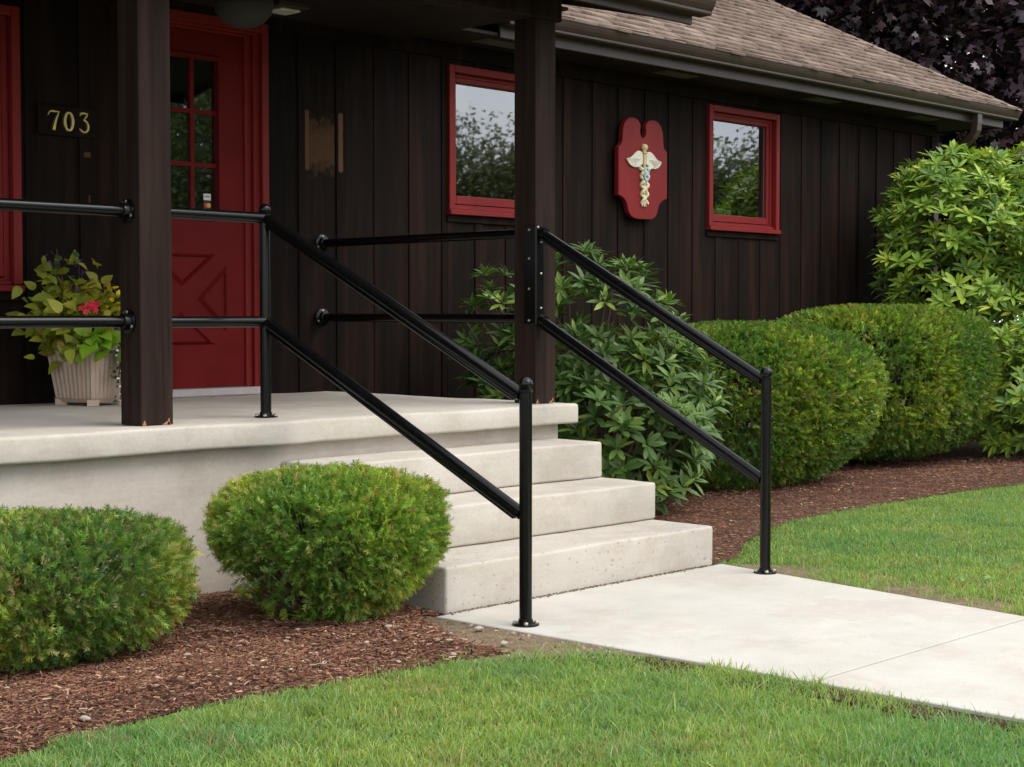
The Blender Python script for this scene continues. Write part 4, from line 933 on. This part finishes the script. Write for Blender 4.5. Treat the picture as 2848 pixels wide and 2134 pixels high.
# ================================================================== PLANTER AND ITS PLANTS
rng = np.random.default_rng(23)
pc = Vector((4.315, 6.955, 0.692)); pa = math.radians(14)
pot = thing('planter', 'beige ribbed square plastic planter on the porch beside the door', 'planter', pc)
def pot_pt(u, v, z):    # u, v in the pot's own square
    return Vector((pc.x+u*math.cos(pa)-v*math.sin(pa), pc.y+u*math.sin(pa)+v*math.cos(pa), pc.z+z))
def pot_ring(hw, z, ch, ribs=0, amp=0.0):
    """square with clipped corners; each side carries flutes"""
    out = []
    for s in range(4):
        a = s*math.pi/2; n = 40 if ribs else 1
        for k in range(n+1):
            q = -1+2*k/n; u = q*(hw-ch); d = hw-(amp*(0.5-0.5*math.cos(2*math.pi*ribs*k/n)) if ribs else 0)
            out.append(pot_pt(d*math.cos(a)-u*math.sin(a), d*math.sin(a)+u*math.cos(a), z))
    return out
body = MB(); rings = [pot_ring(0.128, 0.035, 0.012, 9, 0.006), pot_ring(0.158, 0.262, 0.014, 9, 0.006), pot_ring(0.148, 0.262, 0.014, 9, 0.0), pot_ring(0.14, 0.20, 0.014, 9, 0.0)]
nn = len(rings[0]); vs = [p for r_ in rings for p in r_]; fs = [(k*nn+i, k*nn+(i+1) % nn, (k+1)*nn+(i+1) % nn, (k+1)*nn+i) for k in range(3) for i in range(nn)]+[tuple(3*nn+i for i in range(nn))]
body.add(vs, fs); body.build('pot', MPOT, pot)
rim = MB(); rr = [pot_ring(0.162, 0.262, 0.016), pot_ring(0.172, 0.268, 0.016), pot_ring(0.174, 0.292, 0.016), pot_ring(0.166, 0.297, 0.016), pot_ring(0.152, 0.292, 0.016), pot_ring(0.150, 0.262, 0.016)]
nn = len(rr[0]); rim.add([p for r_ in rr for p in r_], [(k*nn+i, k*nn+(i+1) % nn, ((k+1) % 6)*nn+(i+1) % nn, ((k+1) % 6)*nn+i) for k in range(6) for i in range(nn)]); rim.build('rim', MPOT, pot)
ft = MB()
for r0, r1 in ((pot_ring(0.120, 0.016, 0.012), pot_ring(0.134, 0.036, 0.012)),):
    n8 = len(r0); ft.add(r0+r1, [(i, (i+1) % n8, n8+(i+1) % n8, n8+i) for i in range(n8)]+[tuple(range(n8))])
for s in range(4):
    a = s*math.pi/2+math.pi/4; m_ = pot_pt(0.148*math.cos(a), 0.148*math.sin(a), 0)
    q8 = [pot_pt(0.148*math.cos(a)+0.040*math.cos(b_), 0.148*math.sin(a)+0.040*math.sin(b_), z) for z in (0.0, 0.030) for b_ in [a+math.pi/4+k*math.pi/2 for k in range(4)]]
    ft.add(q8, [(0, 1, 2, 3), (7, 6, 5, 4)]+[(i, (i+1) % 4, 4+(i+1) % 4, 4+i) for i in range(4)])
ft.build('base', MPOT, pot)
MB().add([pot_pt(u, v, 0.245) for u, v in ((-0.15, -0.15), (0.15, -0.15), (0.15, 0.15), (-0.15, 0.15))], [(0, 1, 2, 3)]).build('potting_soil', MSOIL, pot)

def potplant(name, label, root, tips, kind, n_per, leaf, cols, wts, mat=MLEAF, droop=0.0, nmax=300, spread_=0.05):
    b = thing(name, label, name.replace('_', ' ') if len(name) < 14 else 'plant', root)
    st_ = MB(); LP = []; LT = []; LN = []; LS = []; LC = []
    r0 = Vector(root)
    for tp in tips:
        e = Vector(tp); mid = r0.lerp(e, 0.5)+Vector((0, 0, 0.04+droop)); st_.tube([r0, mid, e], [0.005, 0.004, 0.002], 5, caps=False)
        for k in range(n_per):
            u_ = rng.uniform(0.45, 1.05); p = (r0*(1-u_)**2+mid*2*u_*(1-u_)+e*u_*u_) if u_ <= 1 else e
            p = np.array(p)+rng.normal(size=3)*spread_; out = np.array(p)-np.array(r0); out[2] *= 0.3; out = out/(np.linalg.norm(out)+1e-6)
            d = out+rng.normal(size=3)*0.7; d[2] -= 0.25
            LP.append(p); LT.append(d); LN.append(np.array([-0.45, -0.55, 0.8])+0.45*rng.normal(size=3)); LS.append(leaf*rng.uniform(0.65, 1.15)); LC.append(rng.choice(len(cols), p=np.array(wts)/sum(wts)))
    st_.build('stem', MTWIG if kind != 'heart' else MLIME, b, smooth=True)
    put_leaves(b, kind, mat, np.array(LP), lookframes(np.array(LT), np.array(LN)), np.array(LS), np.array(LC), cols, nmax)
    return b
MLIME = simple('green stem', (0.16, 0.28, 0.05), 0.6)
CO1 = [(0.26, 0.29, 0.028), (0.32, 0.35, 0.034), (0.19, 0.23, 0.030), (0.38, 0.37, 0.045), (0.25, 0.18, 0.04)]
CO2 = [(0.36, 0.33, 0.032), (0.43, 0.36, 0.038), (0.25, 0.26, 0.030), (0.36, 0.21, 0.04), (0.22, 0.25, 0.030)]
zt0 = pc.z+0.25
def tipset(c, r, n): return [(c[0]+r*rng.normal()*0.6, c[1]+r*rng.normal()*0.5, c[2]+r*rng.normal()*0.5) for _ in range(n)]
potplant('coleus', 'yellow green coleus filling the left of the planter', (4.24, 7.0, zt0), tipset((4.13, 6.92, 1.18), 0.095, 16)+tipset((4.13, 6.90, 1.09), 0.075, 14), 'ovate', 16, 0.078, CO1, [4, 3, 3, 2, 1])
potplant('coleus', 'amber and rust tinged coleus on the right of the planter', (4.38, 6.95, zt0), tipset((4.29, 6.9, 1.21), 0.075, 15)+tipset((4.31, 6.87, 1.12), 0.065, 12), 'ovate', 16, 0.070, CO2, [4, 3, 2, 2, 2])
potplant('sweet_potato_vine', 'lime green sweet potato vine spilling over the planter rim', (4.28, 6.84, zt0), [(4.15, 6.74, 1.00), (4.17, 6.71, 0.96), (4.21, 6.70, 1.00), (4.27, 6.70, 0.98), (4.16, 6.76, 0.94), (4.13, 6.82, 0.95), (4.23, 6.70, 0.95), (4.19, 6.72, 1.03), (4.30, 6.70, 0.96)], 'heart', 4, 0.092, [(0.20, 0.36, 0.025), (0.24, 0.42, 0.03), (0.16, 0.29, 0.025)], [3, 3, 2], droop=0.05, spread_=0.02)
potplant('geranium', 'red geranium with dark round leaves in the planter middle', (4.30, 6.90, zt0), [(4.165, 6.72, 1.150), (4.20, 6.74, 1.09), (4.14, 6.76, 1.09), (4.24, 6.74, 1.08)], 'heart', 4, 0.060, [(0.03, 0.09, 0.025), (0.045, 0.12, 0.03)], [1, 1], spread_=0.025)
MREDF = simple('red petal', (0.60, 0.010, 0.035), 0.6, 0.2, 60); MYF = simple('yellow petal', (0.80, 0.62, 0.02), 0.6, 0.15, 60); MPUR = simple('violet petal', (0.05, 0.022, 0.14), 0.6, 0.2, 60); MWHF = simple('white petal', (0.75, 0.78, 0.76), 0.6, 0.08, 60)
def petals(mb, p, r, n=5, ax=(-0.5, -0.7, 0.5), w=0.55):
    a = Vector(ax)+Vector(rng.normal(size=3)*0.35); a.normalize(); u = a.orthogonal().normalized(); q = a.cross(u); p = Vector(p)
    for k in range(n):
        t = 2*math.pi*k/n; d = u*math.cos(t)+q*math.sin(t); s = a.cross(d)
        mb.add([p, p+d*r*0.6+s*r*w*0.6+a*r*0.12, p+d*r+a*r*0.05, p+d*r*0.6-s*r*w*0.6+a*r*0.12], [(0, 1, 2, 3)])
gb = [o for o in bpy.data.objects if o.name.startswith('geranium')][0]
for (px_, pz_) in ((4.165, 1.175), (4.150, 1.168), (4.115, 1.160)):
    fl = MB()
    for k in range(9 if px_ > 4.14 else 4): petals(fl, (px_+rng.normal()*0.012, 6.70+rng.normal()*0.012, pz_+rng.normal()*0.010), 0.017)
    fl.build('flower_head', MREDF, gb)
def flowering(name, label, root, tips, fmat, fr, npet, leafcols, leaf=0.035, cat=None, spike=False, nl=4):
    b = potplant(name, label, root, tips, 'ovate', nl, leaf, leafcols, [1]*len(leafcols), spread_=0.02)
    if cat: b['category'] = cat
    for tp in tips:
        fl = MB()
        if spike:
            for k in range(5): petals(fl, (tp[0]+rng.normal()*0.012, tp[1]+rng.normal()*0.012, tp[2]+rng.normal()*0.016), fr, npet)
        else: petals(fl, tp, fr, npet); petals(fl, tp, fr*0.7, npet)
        fl.build('flower', fmat, b)
    return b
DG = [(0.03, 0.075, 0.02), (0.045, 0.10, 0.025)]
flowering('daisy', 'bright yellow daisies at the right edge of the planter', (4.42, 6.92, zt0), [(4.375, 6.80, 1.235), (4.385, 6.80, 1.21), (4.37, 6.80, 1.19), (4.40, 6.79, 1.22), (4.33, 6.80, 1.205), (4.382, 6.80, 1.165), (4.365, 6.82, 1.265)], MYF, 0.020, 9, DG, cat='flower')
flowering('salvia', 'violet salvia spikes standing among the coleus', (4.28, 7.0, zt0), [(4.11, 6.98, 1.385), (4.13, 6.97, 1.36), (4.245, 6.95, 1.375), (4.26, 6.95, 1.35), (4.18, 6.86, 1.225), (4.32, 6.80, 1.09), (4.35, 6.79, 1.055), (4.38, 6.78, 0.99)], MPUR, 0.011, 5, DG, cat='flower', spike=True, nl=2)
al = [(4.335+rng.normal()*0.028+0.035*k/60, 6.70+rng.normal()*0.02, 0.955-0.25*k/60+rng.normal()*0.012) for k in range(60)]
flowering('alyssum', 'white alyssum trailing down the right side of the planter', (4.40, 6.80, zt0), al, MWHF, 0.0085, 5, DG, 0.022, cat='flower', nl=3)
potplant('spike_plant', 'thin pale green upright shoot at the back of the planter', (4.26, 7.04, zt0), [(4.175, 7.02, 1.41), (4.165, 7.02, 1.45), (4.18, 7.02, 1.37)], 'ovate', 6, 0.038, [(0.16, 0.22, 0.06), (0.12, 0.18, 0.04)], [1, 1], spread_=0.012)
# stray dry leaves on the porch floor
for (x, y, s, lab) in ((4.065, 6.70, 0.045, 'dry brown leaf on the porch floor left of the planter'), (5.02, 6.95, 0.018, 'tiny dry leaf scrap on the porch floor below the door')):
    tv, tf = leaf_template('ovate', curl=-0.25); V = tv*s; V = V[:, [1, 0, 2]]*np.array([1, 1, 1])+np.array([x, y, 0.702])
    tag(np_obj('dry_leaf', V, tf, MLEAF, None, np.repeat([[0.20, 0.085, 0.03]], len(V), 0)), lab, 'leaf')

rng = np.random.default_rng(31)
# ================================================================== MULCH, PEBBLES
def chips(poly, n, seed, thin=False, xr=None):
    x0, y0, x1, y1 = xr; x = x0+(x1-x0)*rng.random(n*2); y = y0+(y1-y0)*rng.random(n*2); k = inpoly(x, y, poly); x = x[k][:n]; y = y[k][:n]
    if thin: k = rng.random(len(x)) < np.clip(np.hypot(x-4.15, y-3.95)/0.34-0.25, 0.03, 1)**1.5; x = x[k]; y = y[k]
    m = len(x)
    D = edge_dist(x, y, poly+[poly[0]])
    z = -0.007+np.minimum(D, 0.15)/0.15*(vnoise(x+seed, y, 2.2)*0.035+vnoise(x, y+seed, 9)*0.016)+0.004+0.006*rng.random(m)
    tv = np.array([(-0.13, 0, 0), (0.13, 0, 0), (0.10, 1, 0.02), (-0.10, 1, 0), (0, 0.06, 0.12), (0, 0.94, 0.10)]); tf = np.array([(1, 2, 5), (1, 5, 4), (3, 0, 4), (3, 4, 5)])
    T = rng.normal(size=(m, 3))*np.array([1, 1, 0.16]); Fm = lookframes(T, np.array([0, 0, 1.0])+0.35*rng.normal(size=(m, 3)))
    sc = 0.008+0.018*rng.random(m)**2.0; V, F = spread(tv, tf, np.stack([x, y, z], 1), Fm, sc)
    c = palette(m, [(0.170, 0.080, 0.050), (0.220, 0.115, 0.072), (0.105, 0.046, 0.030), (0.31, 0.200, 0.135), (0.48, 0.36, 0.26)], [5, 4, 4.5, 1.2, 0.30], 0.2)
    return V, F, np.repeat(np.clip(c, 0.004, 0.6), len(tv), 0)
V, F, C_ = chips(BED_L, 64000, 3, xr=(1.7, 3.5, 4.25, 5.36), thin=True); stuff(np_obj('mulch', V, F, MCHIP, None, C_))
V, F, C_ = chips(BED_R, 26000, 7, xr=(5.93, 4.35, 12.0, 6.4)); stuff(np_obj('mulch', V, F, MCHIP, None, C_))
def pebble_mesh(seed):
    bm = bmesh.new(); bmesh.ops.create_icosphere(bm, subdivisions=2, radius=1.0); r = random.Random(seed)
    from mathutils import noise as mn
    for v in bm.verts: v.co *= 1+0.28*mn.noise(v.co*1.2+Vector((seed*3, 0, 0))); v.co.z *= 0.55; v.co.y *= 0.72
    for f in bm.faces: f.smooth = True
    me = bpy.data.meshes.new('pebble'); bm.to_mesh(me); bm.free(); me.materials.append(MSTONE); return me
pm = [pebble_mesh(k) for k in range(5)]
cnt = 0
while cnt < 26:
    x = rng.uniform(2.2, 4.15); y = rng.uniform(3.62, 4.5) if rng.random() < 0.75 else rng.uniform(3.7, 4.0)
    if not inpoly(np.array([x]), np.array([y]), BED_L)[0]: continue
    o = bpy.data.objects.new('pebble', pm[cnt % 5]); COL.objects.link(o); s = 0.006+0.011*rng.random()**2.2
    dd_ = min(edge_dist(np.array([x]), np.array([y]), BED_L+[BED_L[0]])[0], 0.15)/0.15; o.location = (x, y, 0.004+dd_*(vnoise(x+3, y, 2.2)*0.035+vnoise(x, y+3, 9)*0.016)); o.scale = (s*1.3, s*rng.uniform(0.7, 1.2), s*0.8); o.rotation_euler = (0, 0, rng.random()*6)
    tag(o, 'small pale pebble lying loose on the brown mulch of the left bed', 'pebble', 'pebbles in the left mulch bed'); cnt += 1
for (x, y, s, lab) in ((4.08, 4.05, 0.016, 'rounded pebble on the bare soil beside the walk'), (3.95, 3.80, 0.014, 'pale flat pebble on the bare soil at the lawn edge')):
    o = bpy.data.objects.new('pebble', pm[cnt % 5]); COL.objects.link(o); o.location = (x, y, 0.006); o.scale = (s*1.3, s, s); tag(o, lab, 'pebble'); cnt += 1

# ================================================================== GRASS
def grass(poly, dens_fn, n, h0, wd, clip_y=None, name='grass', edge=None, rows=((0, 1.0), (0.4, 0.95), (0.75, 0.65), (1.0, 0.0))):
    xs = [p[0] for p in poly]; ys_ = [p[1] for p in poly]
    x = rng.uniform(min(xs), max(xs), n); y = rng.uniform(min(ys_), max(ys_), n)
    k = inpoly(x, y, poly)
    if edge is not None: k |= (edge_dist(x, y, edge) < 0.085*vnoise(x, y, 6.0)*rng.random(n)*1.6)
    x = x[k]; y = y[k]
    k = rng.random(len(x)) < dens_fn(x, y); x = x[k]; y = y[k]; m = len(x)
    clump = vnoise(x, y, 3.1); fine = vnoise(x+9, y+4, 13.0)
    h = h0*(0.40+0.65*rng.random(m))*(0.60+0.75*clump)*(0.6+0.75*fine)*np.where(rng.random(m) < 0.02, 1.7, 1.0)
    if edge is not None: h *= np.clip(0.55+edge_dist(x, y, edge)/0.15*0.45, 0.55, 1.0)
    a = rng.random(m)*6.283+0.0; lean = np.abs(rng.normal(size=m))*0.55+0.12
    dx = np.cos(a); dy = np.sin(a); w_ = wd*(0.7+0.6*rng.random(m)); fa = rng.random(m)*6.283; wx = np.cos(fa)*w_; wy = np.sin(fa)*w_
    b = np.stack([x, y, np.full(m, -0.016)], 1); rows_ = []
    for t, k in rows:
        c = b+np.stack([dx*lean*h*t*t, dy*lean*h*t*t, h*t*(1-0.28*lean*t)], 1); off = np.stack([wx*k, wy*k, np.zeros(m)], 1)
        if k: rows_ += [c-off, c+off]
        else: rows_ += [c]
    V = np.stack(rows_, 1).reshape(-1, 3); nv = 2*len(rows)-1; i = (np.arange(m)*nv)[:, None]
    Q = np.concatenate([i+np.array([[2*q, 2*q+1, 2*q+3, 2*q+2]]) for q in range(len(rows)-2)]); Tt = i+np.array([[nv-3, nv-2, nv-1]])
    cc = palette(m, [(0.222, 0.335, 0.094), (0.265, 0.375, 0.106), (0.182, 0.305, 0.102), (0.315, 0.400, 0.140), (0.47, 0.44, 0.26), (0.212, 0.348, 0.150)], [5, 5, 4, 2, 0.5, 2], 0.14)
    big = vnoise(x+3, y+8, 1.3)-0.5; mid = vnoise(x+5, y+1, 4.5)-0.5
    cc = cc*(1+np.stack([0.36*big+0.40*mid, 0.08*big+0.20*mid, -0.10*big], 1))
    dry = (rng.random(m) < 0.5*np.clip(vnoise(x+1, y+6, 6.0)-0.72, 0, 1)*3); cc[dry] = np.array([0.40, 0.34, 0.18])*(0.7+0.5*rng.random((int(dry.sum()), 1)))
    return stuff(np_obj(name, V, [Q, Tt], MGRASS, None, np.repeat(np.clip(cc, 0.004, 0.6), nv, 0)))
WL = [(4.06, 3.60), (4.165, 3.35), (4.20, 2.73), (4.235, 1.1)]
GL_ = [p for p in LAWN_L if p[0] > 1.0]+WL[1:]+[(3.1, 0.9), (1.0, 2.9)]
def dl_(x, y):
    d = edge_dist(x, y, WL); near_cam = np.clip((x*0.724+y*0.69-3.3)/0.9, 0.15, 1)
    bare = np.clip(d/0.30, 0, 1)*0.55+0.45
    patch = 1-(1-np.clip((vnoise(x, y, 7.0)-0.25)*3.0, 0.18, 1))*np.clip(1.5-d/0.28, 0, 1)
    return near_cam*bare*patch*(0.55+0.45*vnoise(x, y, 2.0))
grass(GL_, dl_, 330000, 0.045, 0.0017, edge=LAWN_L)
WR = [(6.02, 4.40), (5.95, 4.3), (5.69, 2.75), (5.63, 1.1)]
GR_ = LAWN_R+[(14.5, 2.0), (6.6, 1.2), (5.63, 1.1), (5.69, 2.75), (5.95, 4.3)]
def dr_(x, y):
    d = edge_dist(x, y, WR[1:]); inview = np.clip((y-0.488*x+3.2)/3.0, 0.10, 1)
    patch = 1-(1-np.clip((vnoise(x, y+3, 5.0)-0.34)*3.0, 0.10, 1))*np.clip(1.6-d/0.26, 0, 1)
    return inview*patch*np.clip(9.0/(x+y+0.1), 0.35, 1)
grass(GR_, dr_, 380000, 0.040, 0.0024, edge=LAWN_R, rows=((0, 1.0), (0.55, 0.85), (1.0, 0.0)))

for (x, y, lab) in ((6.25, 3.30, 'small clump of weed beside the right edge of the walk'),):
    b = thing('weed', lab, 'weed', (x, y, -0.014)); n_ = 13
    P = np.stack([x+0.05*rng.normal(size=n_), y+0.05*rng.normal(size=n_), 0.012+0.012*rng.random(n_)], 1)
    T = np.concatenate([rng.normal(size=(n_, 2)), 0.35*np.ones((n_, 1))], 1)
    put_leaves(b, 'ovate', MLEAF, P, lookframes(T, np.array([0, 0, 1.0])+0.2*rng.normal(size=(n_, 3))), 0.024+0.014*rng.random(n_), rng.integers(3, size=n_), [(0.19, 0.30, 0.07), (0.24, 0.34, 0.09), (0.15, 0.25, 0.06)])
n_ = 900; x = rng.uniform(4.22, 5.95, n_); y = 4.362-np.abs(rng.normal(size=n_))*0.012
tvg = np.array([(-0.5, -0.5, 0), (0.5, -0.5, 0), (0.4, 0.5, 0.1), (-0.4, 0.4, 0), (0, 0, 0.5)]); tfg = np.array([(0, 1, 4), (1, 2, 4), (2, 3, 4), (3, 0, 4)])
V, F = spread(tvg, tfg, np.stack([x, y, np.full(n_, 0.0005)], 1), lookframes(np.concatenate([rng.normal(size=(n_, 2)), np.zeros((n_, 1))], 1), np.tile([0, 0, 1.0], (n_, 1))), 0.003+0.007*rng.random(n_)**2)
tag(stuff(np_obj('grit', V, F, MCHIP, None, np.repeat(palette(n_, [(0.12, 0.09, 0.06), (0.20, 0.16, 0.11), (0.07, 0.05, 0.035)], [2, 1, 2]), 5, 0))), 'dark grit and dirt gathered along the foot of the bottom step', 'grit')

n_ = 700; x = rng.uniform(3.66, 4.2, n_); y = rng.uniform(3.45, 4.4, n_)
V, F = spread(tvg, tfg, np.stack([x, y, np.full(n_, -0.0075)], 1), lookframes(np.concatenate([rng.normal(size=(n_, 2)), np.zeros((n_, 1))], 1), np.tile([0, 0, 1.0], (n_, 1))), 0.004+0.014*rng.random(n_)**3)
tag(stuff(np_obj('soil_crumbs', V, F, MCHIP, None, np.repeat(palette(n_, [(0.20, 0.15, 0.10), (0.32, 0.26, 0.19), (0.12, 0.075, 0.05)], [2, 1, 2]), 5, 0))), 'loose crumbs and bark bits on the bare soil beside the walk', 'soil')
